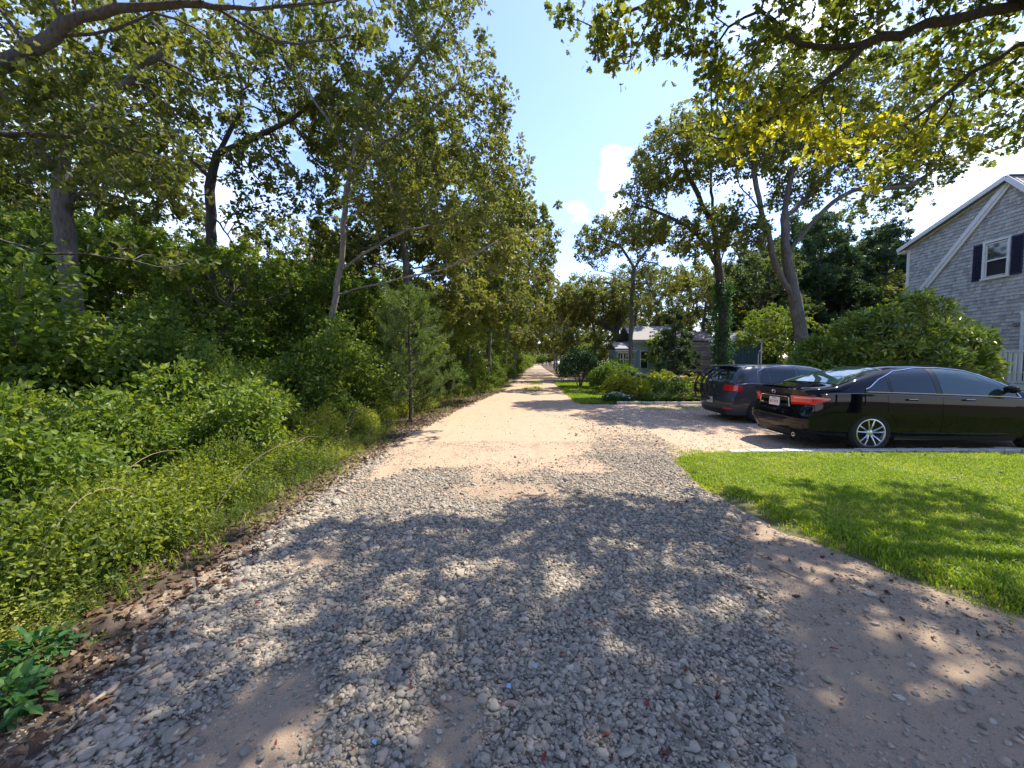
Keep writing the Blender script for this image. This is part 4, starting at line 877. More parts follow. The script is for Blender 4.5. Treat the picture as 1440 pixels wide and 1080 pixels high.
# hedge-like growth beyond the yard and along the far road
for i, (x, y, s) in enumerate([(-1.7, 24, .9), (-.9, 31, 1.0), (.0, 42, 1.1), (7.4, 47, 1.2), (9.5, 60, 1.5), (11.2, 74, 1.6), (13.5, 92, 1.7), (3.2, 95, 1.5), (9, 205, 3), (13, 208, 2.6), (17, 206, 3), (21, 209, 3), (5, 200, 3), (6.2, 31, 1.2), (6.9, 37.6, 1.3), (7.6, 44, 1.4), (8.7, 54, 1.5), (10.5, 66, 1.6), (12, 82, 1.8), (1.1, 66, 1.3), (2.3, 84, 1.5), (4, 105, 1.6), (0, 54, 1.3), (16, 104, 1.8)]):
    plant_bush('verge_shrub', (x, y, -.05), S2[i % 2], 'rounded shrub on the verge of the far road', 'shrubs along the far road', rz=i, scale=s)
for i, (x, y, s) in enumerate([(15.4, 15.5, .75), (16.5, 21, 1.1), (18.5, 23.5, 1.3), (21, 22.5, 1.2), (23, 23, 1.3), (25.5, 24, 1.3), (17.2, 27, 1.4), (14, 30.5, 1.2), (21, 26, 1.4), (28, 27, 1.5)]):
    plant_bush('yard_shrub', (x, y, -.03), S2[i % 2], 'leafy shrub in the shade behind the parked cars, %s of the yard shrubs' % nth(i), 'shrubs at the back of the yard', rz=i * 1.1, scale=s)

RH = bush_mesh(330, clumpy([(.9, 0, 1.75, 1.6, 1.4, 1.95), (-.2, .1, 1.5, 1.3, 1.3, 1.7), (.6, -.4, 1.0, 1.7, 1.3, 1.3), (1.7, -.2, 1.2, 1.0, 1.1, 1.6)], 22, .42, 3), 22000, 'long', .20, 'rhodo', whorl=9, rnd=.015, shell=.1, lo=.05, hi=1.0, stems=14, stemr=.03, up=.62, tilt=1.1)
plant_bush('rhododendron', (11.6, 12.1, -.03), RH, 'large rounded rhododendron with glossy leaves in front of the shingled house', scale=(.86, .9, 1.0))
RH2 = bush_mesh(331, clumpy([(0, 0, 1.2, 1.5, 1.3, 1.75), (-1.0, 0, .8, 1.0, 1.0, 1.4)], 22, .4, 5), 13000, 'long', .19, 'rhodo', whorl=9, rnd=.02, shell=.14, stems=9, stemr=.03, up=.62, tilt=1.1)
plant_bush('rhododendron', (10.9, 12.7, -.03), RH2, 'lower rhododendron beside the large one, just right of the spreading oak trunk')
FN = bush_mesh(332, [(0, 0, .5, .45, .45, .55)], 2200, 'ovate', .07, 'weed', rnd=.04, shell=.3, stems=5, stemr=.008)
plant_bush('foundation_shrub', (15.2, 12.7, 0), FN, 'small light green shrub at the foot of the white porch railing', scale=.6)
plant_bush('foundation_shrub', (15.9, 13.1, 0), FN, 'second small shrub under the porch railing, right of the first', rz=2, scale=.8)

# garden shrubs and flower bed
YW = bush_mesh(340, [(0, 0, .85, 1.0, 1.0, 1.05), (.3, .3, 1.2, .6, .6, .6)], 9500, 'quad', .085, 'yew', rnd=.04, shell=.14, stems=6, stemr=.03)
plant_bush('dark_shrub', (3.95, 23.6, 0), YW, 'very dark rounded evergreen shrub at the bend of the grass verge', scale=1.2)
HY = bush_mesh(341, [(0, 0, .55, 1.0, .9, .85), (.7, .2, .5, .7, .7, .7)], 8500, 'quad', .10, 'shrub', rnd=.04, shell=.14, stems=6, stemr=.02, lo=0, hi=.5)
plant_bush('hydrangea', (4.7, 18.6, 0), HY, 'broad mid green hydrangea right of the dark evergreen shrub', scale=1.05)
plant_bush('garden_shrub', (5.7, 21.6, 0), HY, 'green shrub behind the hydrangea', rz=1.2, scale=1.15)
def flower_plant(seed, h, r, n, leaf, ls, fol, petals, nf, fs, fz=(.75, 1.1)):
    ms = bush_mesh(seed, [(0, 0, h * .5, r, r, h * .52)], n, leaf, ls, fol, rnd=.03, shell=.35, stems=7, stemr=.006, stem_mat='stem')
    g = np.random.default_rng(seed + 1); V = []; F_ = []; T = []
    for i in range(nf):
        a = g.uniform(0, 6.28); q = r * g.uniform(.0, 1); c = np.array([math.cos(a) * q, math.sin(a) * q, h * g.uniform(*fz)]); nr = np.array([g.normal(0, .4), -.5 + g.normal(0, .3), 1]); nr /= np.linalg.norm(nr)
        u = np.cross(nr, [1, 0, 0]); u /= np.linalg.norm(u); v = np.cross(nr, u); s = fs * g.uniform(.7, 1.3)
        for k in range(6):
            t0, t1 = k * 1.047, k * 1.047 + .8; b0 = len(V)
            V += [c, c + s * (u * math.cos(t0) + v * math.sin(t0)) + nr * s * .15, c + s * 1.15 * (u * math.cos((t0 + t1) / 2) + v * math.sin((t0 + t1) / 2)), c + s * (u * math.cos(t1) + v * math.sin(t1)) + nr * s * .15]
            F_ += [(b0, b0 + 1, b0 + 2), (b0, b0 + 2, b0 + 3)]; T += [g.uniform(0, 1)] * 2
    ms.append(mesh_np('blossoms', np.array(V), np.array(F_), M[petals], tint=T)); return ms
FL = {'ferny': flower_plant(401, .75, .42, 2600, 'long', .16, 'weed', 'white_petal', 3, .03), 'green': flower_plant(402, .65, .45, 2600, 'ovate', .08, 'shrub', 'white_petal', 14, .03), 'orange': flower_plant(403, .8, .4, 2000, 'long', .2, 'shrub', 'orange_petal', 30, .06, (.85, 1.2)),
      'white': flower_plant(404, .85, .35, 1800, 'ovate', .07, 'shrub', 'white_petal', 34, .05, (.8, 1.15)), 'pink': flower_plant(405, .4, .35, 1500, 'ovate', .06, 'shrub', 'pink_petal', 24, .03, (.6, 1.2)), 'yellow': flower_plant(406, .7, .4, 1800, 'ovate', .08, 'weed', 'yellow_petal', 20, .04, (.8, 1.15)),
      'whitelow': flower_plant(407, .32, .38, 900, 'ovate', .07, 'ivy', 'white_petal', 46, .045, (.7, 1.2)), 'mauve': flower_plant(408, .38, .36, 1500, 'ovate', .06, 'shrub', 'mauve_petal', 26, .035, (.7, 1.2))}
fl = [('whitelow', 3.75, 14.75, 1.0, 'low white-flowered plant at the left tip of the flower bed'), ('whitelow', 4.15, 14.7, .8, 'low white-flowered plant, second from the left tip of the flower bed'),
      ('ferny', 4.3, 15.6, 1.3, 'feathery yellow-green plant at the left end of the flower bed'), ('ferny', 4.75, 15.3, 1.1, 'feathery plant beside the first one in the flower bed'), ('green', 5.3, 15.6, 1.2, 'leafy green perennial behind the front row of the bed'),
      ('mauve', 5.15, 14.8, .9, 'low mauve flowering plant in the front row of the bed'), ('mauve', 5.7, 14.8, .9, 'second low mauve flowering plant in the front row'), ('pink', 6.25, 14.8, .9, 'low pink flowering plant in the front row of the bed'), ('pink', 6.85, 14.85, .9, 'second low pink flowering plant in the front row'), ('mauve', 7.4, 14.8, .9, 'low mauve plant near the hatchback end of the bed'),
      ('green', 5.9, 15.5, 1.15, 'leafy perennial in the middle of the flower bed'), ('white', 5.6, 17, 1.1, 'tall white flowering plant at the back of the bed'), ('white', 6.6, 15.9, 1.0, 'white flowering plant left of the orange lilies'), ('orange', 6.9, 16.2, .95, 'orange lilies left of the brighter clump'), ('orange', 7.6, 15.7, 1.0, 'bright orange lilies nearest the hatchback'),
      ('yellow', 7.2, 17.2, 1.15, 'yellow flowering plant behind the lilies'), ('green', 6.5, 15.3, 1.1, 'dark leafy perennial before the white flowers'), ('green', 7.2, 15.3, 1.1, 'dark leafy perennial before the orange lilies'), ('green', 7.9, 15.2, 1.1, 'leafy perennial right beside the bicycle rack'), ('green', 8.4, 15.9, 1.3, 'tall leafy perennial behind the bicycle rack'), ('white', 7.4, 16.6, .9, 'white flowers between the two orange clumps'), ('yellow', 8.2, 17.3, 1.3, 'tall yellow flowering plant under the ivy-clad oak'), ('ferny', 6.3, 17.6, 1.2, 'feathery plant at the back of the bed'), ('green', 9.2, 16.4, 1.3, 'leafy perennial hidden behind the hatchback roof')]
for k, x, y, s, lb in fl: plant_bush('flowering_plant', (x, y, .02), FL[k], lb, 'plants of the flower bed', rz=x * 3, scale=s, cat='flower')
BX = bush_mesh(345, [(0, 0, .42, .42, .42, .42)], 5200, 'quad', .045, 'weed', rnd=.015, shell=.07, stems=3, stemr=.012, lo=.1, hi=.6)
plant_bush('clipped_ball', (6.9, 17.9, .3), BX, 'bright green clipped round bush at the back of the flower bed', scale=1.0)
plant_bush('clipped_ball', (5.15, 17.2, .0), (BX[0], bush_mesh(346, [(0, 0, .42, .5, .45, .48)], 4200, 'quad', .05, 'yew', rnd=.015, shell=.08, stems=1)[1]), 'dark clipped round bush at the foot of the slim oak', scale=1.2)
# small dark conifer in the bed
rgc = random.Random(5); pths = [([(0, 0, 0), (0, 0, 2.2), (.05, 0, 4.2)], None)]; els = []
for k in range(20):
    z = .9 + 3.1 * k / 20; a = k * 2.4; q = 1.1 * (1 - .7 * k / 20); pths.append(([(0, 0, z), (math.cos(a) * q, math.sin(a) * q, z + .05)], 0)); els.append(((math.cos(a) * q * .7, math.sin(a) * q * .7, z), (q * .4, q * .4, .12), 20))
att_ = np.vstack([ellipsoid_pts(np.random.default_rng(9), np.array(c), r_, m_) for c, r_, m_ in els])
CN = tree_meshes('conifer', 91, pths, att_, .07, 'needle_dark', nleaf=9000, lsize=.13, leaf='long', step=.2, infl=.8, kill=.25, expo=.6, barkmat='bark_dark', cluster=.09, up=.1)
plant_tree('small_conifer', (7.9, 19.4, 0), CN, 'small dark open conifer behind the flower bed, before the board shed', cat='conifer')
plant_tree('small_conifer', (8.9, 20.4, 0), CN, 'shorter dark conifer just right of the other small conifer', scale=.75, rz=1, cat='conifer')

# young pine at the left road edge
rng = np.random.default_rng(55); rp = random.Random(55); mb = MB(); H = 3.3
mb.tube([(0, 0, -.05), (.03, 0, 1), (-.02, .03, 2.2), (.06, 0, H)], [.05, .04, .028, .008], 8)
npos = []; ndir = []
def shoot(p, d, ln, m):
    for i in range(m):
        t = rng.uniform(0, 1) ** .8; q = p + d * ln * t; v = rng.normal(0, 1, 3); v -= d * (v @ d); v /= np.linalg.norm(v) + 1e-9
        npos.append(q); ndir.append(v * .8 + d * 1.0)
for k in range(60):
    z = .35 + (H - .5) * (k / 60); a = k * 2.399 + rng.uniform(-.3, .3); ln = (1.25 * (1 - .6 * k / 60)) * rng.uniform(.7, 1.1); e = np.array([math.cos(a) * ln, math.sin(a) * ln, z + ln * .5]); s = np.array([0, 0, z]); md = (s + e) / 2 + [0, 0, -.08 * ln]
    mb.tube([s, md, e], [.013, .009, .004], 5)
    for q in range(9):
        t = .3 + .7 * q / 8; p = (1 - t) ** 2 * s + 2 * t * (1 - t) * md + t * t * e; d = (e - s) / np.linalg.norm(e - s) + rng.normal(0, .55, 3) + [0, 0, .45]; d /= np.linalg.norm(d); shoot(p, d, .24, 60)
shoot(np.array([.06, 0, H - .1]), np.array([0, 0, 1.]), .35, 60)
npos = np.array(npos); ndir = np.array(ndir); nn = len(npos); ndir /= np.linalg.norm(ndir, axis=1)[:, None]
sd = np.cross(ndir, rng.normal(0, 1, (nn, 3))); sd /= np.linalg.norm(sd, axis=1)[:, None]; sz = rng.uniform(.08, .14, nn)[:, None]
V = np.stack([npos - sd * .0042, npos + sd * .0042, npos + ndir * sz], 1).reshape(-1, 3); F_ = np.arange(nn * 3).reshape(-1, 3)
plant_tree('young_pine', (-2.62, 10.2, -.03), (mb.mesh('trunk', M['bark_dark'], True), mesh_np('crown', V, F_, M['needle'], tint=rng.uniform(.1, 1, nn))), 'young pine with soft feathery needles at the left road edge', cat='pine tree')

# ground cover at the left edge: leafy sprigs
def sprig(seed, kind):
    r = np.random.default_rng(seed); m_ = int({0: 13, 1: 18, 2: 9, 3: 15}[kind]); h = {0: .30, 1: .45, 2: .22, 3: .55}[kind]; ls = {0: .05, 1: .042, 2: .075, 3: .06}[kind]
    t = np.sort(r.uniform(.15, 1, m_)); ln = r.uniform(-.35, .35, 2); p = np.stack([ln[0] * h * t ** 2, ln[1] * h * t ** 2, h * t], -1); a = np.arange(m_) * 2.4 + r.uniform(0, 6); d = np.stack([np.cos(a), np.sin(a), .35 + 0 * a], -1)
    tc_ = (.08, .42, .82)[seed % 3]; lv, lf, lt = make_leaves(p + d * .012, d, ls * r.uniform(.6, 1.1), ['ovate', 'ovate', 'ovate', 'long'][(seed // 2) % 4], r, np.clip(r.normal(tc_, .18, m_), 0, 1), up=r.uniform(.5, .8), spread=.3)
    q = np.stack([ln[0] * h * np.linspace(0, 1, 4) ** 2, ln[1] * h * np.linspace(0, 1, 4) ** 2, h * np.linspace(0, 1, 4)], -1); w_ = .0022
    sv = np.concatenate([q + [w_, 0, 0], q + [-w_ * .5, w_, 0]]); sf = []
    for i in range(3): sf += [(i, i + 1, 5 + i), (i, 5 + i, 4 + i)]
    V = np.vstack([lv, sv]); F_ = np.vstack([lf, np.array(sf) + len(lv)]); return mesh_np('sprig', V, F_, M['weed'], tint=np.concatenate([lt, np.full(len(sf), .3)]))
n = 21000; Y = np.concatenate([rng.uniform(1.4, 9, 16500), rng.uniform(9, 30, 4500)]); off = rng.gamma(1.6, .75, n); X = edge(EDGE_L, Y) - off + .28 * (fbm(Y * 1.3, Y * 0, 4, 3) - .5) * 2.6
bare_ = fbm(X * 1.4, Y * 1.4, 44, 4); k = (rng.uniform(0, 1, n) < sm(.38, .5, bare_ + .16 * sm(.2, .9, off))) & (off < 5) & (off > -.12 + .75 * (1 - sm(4.0, 6.5, Y)) * (vnoise(Y * 1.3, Y * 0, 9) ** 1.5) + .3 * vnoise(Y * 5, Y * 0, 19)); X, Y, off = X[k], Y[k], off[k]; n = len(X)
sc_ = np.exp(rng.normal(-.35, .35, n)) * (.6 + .9 * fbm(X * 1.4, Y * 1.4, 91, 2)) * (.28 + .62 * sm(0, 1.7, off))
scatter('roadside_weeds', np.stack([X, Y, floor_z(X, Y) - .01], -1), np.stack([rng.normal(0, .2, n), rng.normal(.08, .2, n), rng.uniform(0, 6.28, n)], -1), sc_, rng.choice(4, n, p=[.34, .3, .14, .22]) * 3 + np.clip(np.floor((fbm(X * 1.1, Y * 1.1, 66, 3) - .44) * 9 + 1.5 + rng.normal(0, .55, n)), 0, 2).astype(int), [sprig(600 + i, i // 3) for i in range(12)])
n = 1500; Y = np.concatenate([rng.uniform(1.4, 7, 400), rng.uniform(7, 30, 1100)]); X = edge(EDGE_L, Y) - np.abs(rng.normal(.1, .5, n)); k = fbm(X, Y, 61, 2) > .4; X, Y = X[k], Y[k]; n = len(X)
scatter('roadside_grass', np.stack([X, Y, floor_z(X, Y)], -1), np.stack([np.zeros(n), np.zeros(n), rng.uniform(0, 6.28, n)], -1), rng.uniform(1.0, 2.6, n), rng.integers(0, 4, n), [tuft(i + 39, 7, .055, .0022, .02) for i in range(4)])
BG = bush_mesh(350, [(0, 0, .12, .22, .2, .16)], 120, 'ovate', .12, 'ivy', whorl=4, rnd=.02, shell=.3, stems=5, stemr=.004, stem_mat='stem', up=.85)
plant_bush('broad_leaved_plant', (-2.13, 1.62, 0), BG, 'broad-leaved dark green plant in the bottom left corner beside the stones', scale=.5, cat='weeds')
plant_bush('broad_leaved_plant', (-2.35, 1.9, 0), BG, 'broad-leaved plant just above the one in the bottom left corner', rz=2, scale=.55, cat='weeds')

# dry canes arching out of the undergrowth
rd = random.Random(90)
for i in range(16):
    y = rd.uniform(2.2, 8.5); x = float(edge(EDGE_L, y)) - rd.uniform(.5, 1.8); a = rd.uniform(-.6, 1.6); ln = rd.uniform(.5, 1.1); h = rd.uniform(.4, .95)
    d = Vector((math.cos(a), math.sin(a), 0)); pp = [Vector((0, 0, -.03)), d * ln * .2 + Vector((0, 0, h * .6)), d * ln * .55 + Vector((rd.uniform(-.05, .05), 0, h)), d * ln + Vector((0, rd.uniform(-.05, .05), h * rd.uniform(.6, 1.0)))]
    pp = [((1 - t) ** 3) * pp[0] + 3 * t * (1 - t) ** 2 * pp[1] + 3 * t * t * (1 - t) * pp[2] + t ** 3 * pp[3] for t in np.linspace(0, 1, 12)]
    o = MB().tube(pp, [.0055 - .004 * q / 11 for q in range(12)], 5).build('dry_cane', M['cane'], smooth=True, label='dry tan cane arching out of the left roadside weeds, %s from the viewer' % nth(i), cat='stem', group='dry canes in the left weeds'); o.location = (x, y, -.03)
# ------------------------------------------------------------------ buildings
M['white'] = simple('white_trim_paint', (.74, .74, .72), .5, vs=5, var=.06)
M['navy'] = simple('navy_shutter_paint', (.012, .016, .06), .5)
M['darkroom'] = simple('dark_interior', (.015, .016, .018), .8)
M['shingle_wall'] = simple('wall_sheathing', (.2, .19, .18), .9)
m, nt, N, L, b = mat('weathered_cedar'); p = coord(nt)
a = N.new('ShaderNodeAttribute'); a.attribute_name = 'tint'
c = ramp(nt, a.outputs['Fac'], [(0, (.30, .29, .285)), (.35, (.44, .425, .415)), (.7, (.53, .51, .49)), (1, (.60, .57, .53))])
g = noise(nt, 60, 4, .7, coord(nt, 'Object', (1, 1, .12))); c = mixc(nt, 1, c, ramp(nt, g, [(.3, (.8, .8, .8)), (.7, (1.1, 1.1, 1.1))]), 'MULTIPLY')
L.new(c, b.inputs['Base Color']); b.inputs['Roughness'].default_value = .9; bump(nt, b, g, .4, .004); M['cedar'] = m
def glass_like(name, col, rough=.04, spec=.8, trans=0.0, coat=.6):
    m, nt, N, L, b = mat(name); b.inputs['Base Color'].default_value = (*col, 1); b.inputs['Roughness'].default_value = rough; b.inputs['Specular IOR Level'].default_value = spec
    b.inputs['Transmission Weight'].default_value = trans; b.inputs['Coat Weight'].default_value = coat; b.inputs['Coat Roughness'].default_value = .02; return m
M['winglass'] = glass_like('window_glass', (.03, .045, .045))
m, nt, N, L, b = mat('asphalt_shingles'); a = N.new('ShaderNodeAttribute'); a.attribute_name = 'tint'
L.new(ramp(nt, a.outputs['Fac'], [(0, (.15, .13, .12)), (.5, (.22, .19, .17)), (1, (.30, .26, .23))]), b.inputs['Base Color']); b.inputs['Roughness'].default_value = .95; M['asphalt'] = m

def boxes_mesh(name, B, mat_, tint=None):
    """B: (n,8,3) corner arrays in order (x,y,z bits)"""
    n = len(B); f = np.array([(0, 1, 3, 2), (4, 6, 7, 5), (0, 4, 5, 1), (2, 3, 7, 6), (0, 2, 6, 4), (1, 5, 7, 3)])
    F_ = (np.arange(n) * 8)[:, None, None] + f[None]
    return mesh_np(name, B.reshape(-1, 3), F_.reshape(-1, 4), mat_, tint=None if tint is None else np.repeat(tint, 6))
hz = math.atan2(-1, -.057)
HO = (19.11, 19.5, 0)
house = empty('shingled_house', HO, 'grey cedar shingled house with white trim and steep gable at the right edge', 'house', rz=hz)
poly = [(0, 0), (8.2, 0), (8.2, 3.93), (4.1, 8.4), (0, 6.97)]
mb = MB(); n_ = len(poly); vs = [(u, .03, z) for u, z in poly] + [(u, 8.5, z) for u, z in poly]
mb.add(vs, [tuple(range(n_)), tuple(range(n_, 2 * n_))[::-1]] + [(i, (i + 1) % n_, n_ + (i + 1) % n_, n_ + i) for i in range(n_)])
mb.build('wall', M['shingle_wall'], house)
rs = np.random.default_rng(12)
def ztop(u): return np.where(u < 4.1, 6.97 + (8.4 - 6.97) * u / 4.1, 8.4 - (8.4 - 3.93) * (u - 4.1) / 4.1)
B = []; T = []
z = .25
while z < 8.3:
    u = -.02 + rs.uniform(0, .1)
    while u < 8.2:
        w_ = rs.uniform(.09, .2); uc = u + w_ / 2
        if z + .1 < ztop(uc) and not (3.3 < uc < 4.22 and 4.78 < z < 6.2) and not (4.72 < uc < 5.75 and z < 3.25):
            zt = min(z + .2, float(ztop(uc)) - .0); d0 = rs.uniform(.03, .042); zz = z + rs.uniform(-.006, .006)
            B.append([(x, y, q) for x in (u, u + w_ - .005) for y, q in ((-d0, zz), (-.004, zt), (.02, zz), (.02, zt))]); T.append(.12 + rs.uniform(0, 1) * .75)
        u += w_
    z += .14
B = np.array(B)[:, [0, 1, 2, 3, 4, 5, 6, 7]]
obj('shingle_cladding', boxes_mesh('shingle_cladding', B, M['cedar'], np.array(T)), house, kind='stuff')
def board(u0, z0, u1, z1, wd, v=-.05, th=.05, name='rake_board', par=None):
    d = Vector((u1 - u0, 0, z1 - z0)); ln = d.length; rot = Matrix.Rotation(-math.atan2(d.z, d.x), 3, 'Y')
    return MB().box(((u0 + u1) / 2, v, (z0 + z1) / 2), (ln, th, wd), rot).build(name, M['white'], par or house)
board(-.25, 6.93, 4.06, 8.43, .2, -.055); board(4.02, 8.30, .0, 3.93, .30, -.075); board(4.1, 8.38, 0.08, 4.1, .1, -.115, .03); board(4.15, 8.35, 8.6, 3.5, .24, -.06)
board(-.32, 6.95, 4.08, 8.47, .17, -.265, .03, 'fascia'); board(4.12, 8.47, 8.7, 3.45, .17, -.265, .03, 'fascia')
MB().box((.06, -.035, 3.45), (.14, .045, 6.9)).build('corner_board', M['white'], house); MB().box((8.14, -.035, 1.95), (.14, .045, 3.8)).build('corner_board', M['white'], house)
MB().box((-.22, .0, 6.86), (.35, .35, .12)).build('eave_return', M['white'], house)
def roof_slab(u0, z0, u1, z1, rows, name='roof'):
    B = []; T = []; d = np.array([u1 - u0, 0, z1 - z0]); ln = np.linalg.norm(d); d /= ln; nr = np.array([-d[2], 0, d[0]]);
    if nr[2] < 0: nr = -nr
    for r in range(rows):
        a0 = ln * r / rows; a1 = ln * (r + 1) / rows + .04; v = -.22 - rs.uniform(0, .3)
        while v < 9:
            w_ = rs.uniform(.28, .34); base = np.array([u0, 0, z0]); s0 = base + d * a0 + nr * .03; s1 = base + d * a1 + nr * (.03 + .012)
            lo = max(v, -.22); hi = min(v + w_ - .006, 9)
            B.append([tuple(np.array([q[0], y, q[2]]) + nr * t) for q in (s0, s1) for y in (lo, hi) for t in (0, .012)]); T.append(rs.uniform(0, 1)); v += w_
    obj('roof_shingles', boxes_mesh('roof_shingles', np.array(B), M['asphalt'], np.array(T)), rf, kind='stuff')
mb = MB(); rot = lambda a: Matrix.Rotation(a, 3, 'Y')
def slab(mb, u0, z0, u1, z1, th=.14):
    d = Vector((u1 - u0, 0, z1 - z0)); mb.box(((u0 + u1) / 2, 4.4, (z0 + z1) / 2), (d.length, 9.2, th), rot(-math.atan2(d.z, d.x)))
slab(mb, 4.1, 8.42, 8.65, 3.46, .1); slab(mb, 4.1, 8.44, -.3, 6.92, .1); rf = mb.build('roof', M['asphalt'], house)
roof_slab(4.1, 8.5, 8.7, 3.48, 44); roof_slab(4.1, 8.5, -.3, 6.97, 30)
MB().box((4.1, 4.4, 8.53), (.22, 9.25, .05)).build('ridge_cap', M['asphalt'], house)
wn = MB(); u0, u1, z0, z1 = 3.35, 4.18, 4.83, 6.23
wn.box(((u0 + u1) / 2, -.05, z1 + .03), (u1 - u0 + .12, .07, .08)).box(((u0 + u1) / 2, -.06, z0 - .02), (u1 - u0 + .14, .1, .06)).box((u0 - .01, -.052, (z0 + z1) / 2), (.07, .066, z1 - z0)).box((u1 + .01, -.052, (z0 + z1) / 2), (.07, .066, z1 - z0))
wo = wn.build('window', M['white'], house)
MB().box(((u0 + u1) / 2, -.012, 5.88), (u1 - u0 - .05, .012, .66)).build('pane', M['winglass'], wo); MB().box(((u0 + u1) / 2, .004, 5.17), (u1 - u0 - .05, .012, .66)).build('pane', M['darkroom'], wo)
MB().box(((u0 + u1) / 2, -.03, 5.52), (u1 - u0 - .05, .04, .05)).build('sash_rail', M['white'], wo); MB().box((u0 + .06, -.028, 5.53), (.04, .03, z1 - z0 - .02)).build('sash_stile', M['white'], wo); MB().box((u1 - .06, -.028, 5.53), (.04, .03, z1 - z0 - .02)).build('sash_stile', M['white'], wo)
MB().box(((u0 + u1) / 2, -.028, 6.17), (u1 - u0 - .05, .03, .05)).build('sash_rail', M['white'], wo)
for a_, b_ in ((2.93, 3.29), (4.25, 4.62)):
    s_ = MB(); s_.box(((a_ + b_) / 2, -.04, 5.53), (b_ - a_, .03, 1.46)); sh = s_.build('shutter', M['navy'], house)
    sl = MB()
    for k in range(26): sl.box(((a_ + b_) / 2, -.062, 4.88 + k * .052), (b_ - a_ - .08, .018, .034), Matrix.Rotation(.5, 3, 'X'))
    sl.build('louvres', M['navy'], sh)
dr = MB(); dr.box((4.78, -.05, 1.98), (.12, .06, 2.55)).box((5.72, -.05, 1.98), (.12, .06, 2.55)).box((5.25, -.05, 3.31), (1.1, .07, .13)); do = dr.build('door_frame', M['white'], house)
MB().box((5.25, -.02, 1.95), (.82, .04, 2.45)).build('door', M['winglass'], house)
MB().box((4.57, -.06, 2.92), (.16, .1, .14)).box((4.57, -.12, 2.9), (.1, .04, .08)).build('dryer_vent', simple('grey_vent', (.2, .2, .22), .5), house)
# porch with railing
dk = empty('porch', HO, 'low porch deck with white edge board below the shingled gable', 'porch', rz=hz)
PK = simple('deck_boards', (.36, .32, .28), .8)
for k in range(10): MB().box((6.5, -1.36 + k * .14, .735), (3.3, .13, .03)).build('deck_board', PK, dk)
MB().box((6.5, -1.45, .66), (3.35, .04, .2)).build('edge_board', M['white'], dk)
for u in (4.95, 6.5, 8.0): MB().box((u, -1.3, .29), (.1, .1, .6)).build('post', M['white'], dk)
rl = empty('porch_railing', HO, 'white porch railing with square balusters behind the sedan bonnet', 'railing', rz=hz)
MB().box((6.45, -1.42, 1.9), (3.3, .09, .05)).build('top_rail', M['white'], rl); MB().box((6.45, -1.42, .84), (3.3, .05, .07)).build('bottom_rail', M['white'], rl)
bme = MB().box((0, 0, 0), (.065, .045, 1.0)).mesh('baluster', M['white'])
for k in range(21): o = obj('baluster', bme, rl); o.location = (4.9 + k * .155, -1.42, 1.375)
for u in (4.83, 8.1): MB().box((u, -1.42, 1.37), (.11, .11, 1.32)).box((u, -1.42, 2.05), (.14, .14, .04)).build('newel_post', M['white'], rl)
cbx = empty('porch_chair', (18.62 - 1.0, 13.6, .75), 'white slatted chair on the porch behind the railing', 'chair', rz=hz)
MB().box((0, 0, .42), (.55, .5, .03)).build('seat', M['white'], cbx)
for k in range(5): MB().box((-.22 + k * .11, .26, .78), (.08, .02, .72), Matrix.Rotation(-.2, 3, 'X')).build('back_slat', M['white'], cbx)
for sx in (-.25, .25):
    for sy in (-.2, .22): MB().box((sx, sy, .205), (.05, .05, .41)).build('leg', M['white'], cbx)

# pale blue cottage
M['blue_wall'] = simple('pale_blue_clapboard', (.40, .50, .53), .7); M['roof_grey'] = simple('pale_grey_roof', (.30, .29, .28), .9, vs=12, bmp=.01)
ct = empty('blue_cottage', (7.9, 30, 0), 'pale blue clapboard cottage with white windows behind the garden trees', 'house')
def claps(x0, x1, z0, z1, y, par):
    k = 0; z = z0
    while z < z1: MB().box(((x0 + x1) / 2, y - .012, z + .06), (x1 - x0, .03, .118), Matrix.Rotation(-.1, 3, 'X')).build('clapboard', M['blue_wall'], par); z += .125
MB().box((.65, 1.3, 1.25), (1.3, 2.6, 2.5)).box((3.0, 2.5, 1.6), (3.4, 4.4, 3.2)).build('wall', M['blue_wall'], ct)
claps(0, 1.3, .1, 1.15, 0, ct); claps(1.32, 4.7, .1, 3.1, .28, ct)
mb = MB(); mb.prism([(-.25, 2.45), (1.4, 3.0), (2.9, 2.5), (2.9, 2.6), (1.4, 3.12), (-.25, 2.56)], -.2, 1.35, 'x'); mb.build('roof', M['roof_grey'], ct)
mb = MB(); mb.prism([(-.1, 3.1), (2.5, 4.3), (5.0, 3.1), (5.0, 3.22), (2.5, 4.44), (-.1, 3.22)], 1.15, 4.9, 'x'); mb.build('roof', M['roof_grey'], ct)
MB().box((3.0, .2, 3.1), (3.6, .08, .18)).build('fascia', M['white'], ct); MB().box((.6, -.22, 2.42), (1.6, .06, .14)).build('fascia', M['white'], ct)
for k in range(3):
    x = .22 + k * .42; f = MB(); f.box((x, -.04, 1.75), (.40, .06, 1.1)); f = f.build('window', M['white'], ct)
    for a_ in (-.09, .09):
        for c_ in (-.24, .24): MB().box((x + a_, -.075, 1.75 + c_), (.14, .02, .42)).build('pane', M['winglass'], f)
f = MB().box((2.1, .24, 1.75), (.62, .06, 1.35)).build('window', M['white'], ct); MB().box((2.1, .2, 2.05), (.48, .02, .6)).build('pane', M['winglass'], f); MB().box((2.1, .2, 1.4), (.48, .02, .6)).build('pane', M['winglass'], f)
M['teal_sh'] = simple('light_blue_shutter', (.22, .40, .46), .6)
for x in (1.62, 2.58): MB().box((x, .23, 1.75), (.26, .04, 1.35)).build('shutter', M['teal_sh'], ct)
MB().box((3.55, .23, 1.6), (.9, .06, 2.1)).build('door', M['teal_sh'], ct)
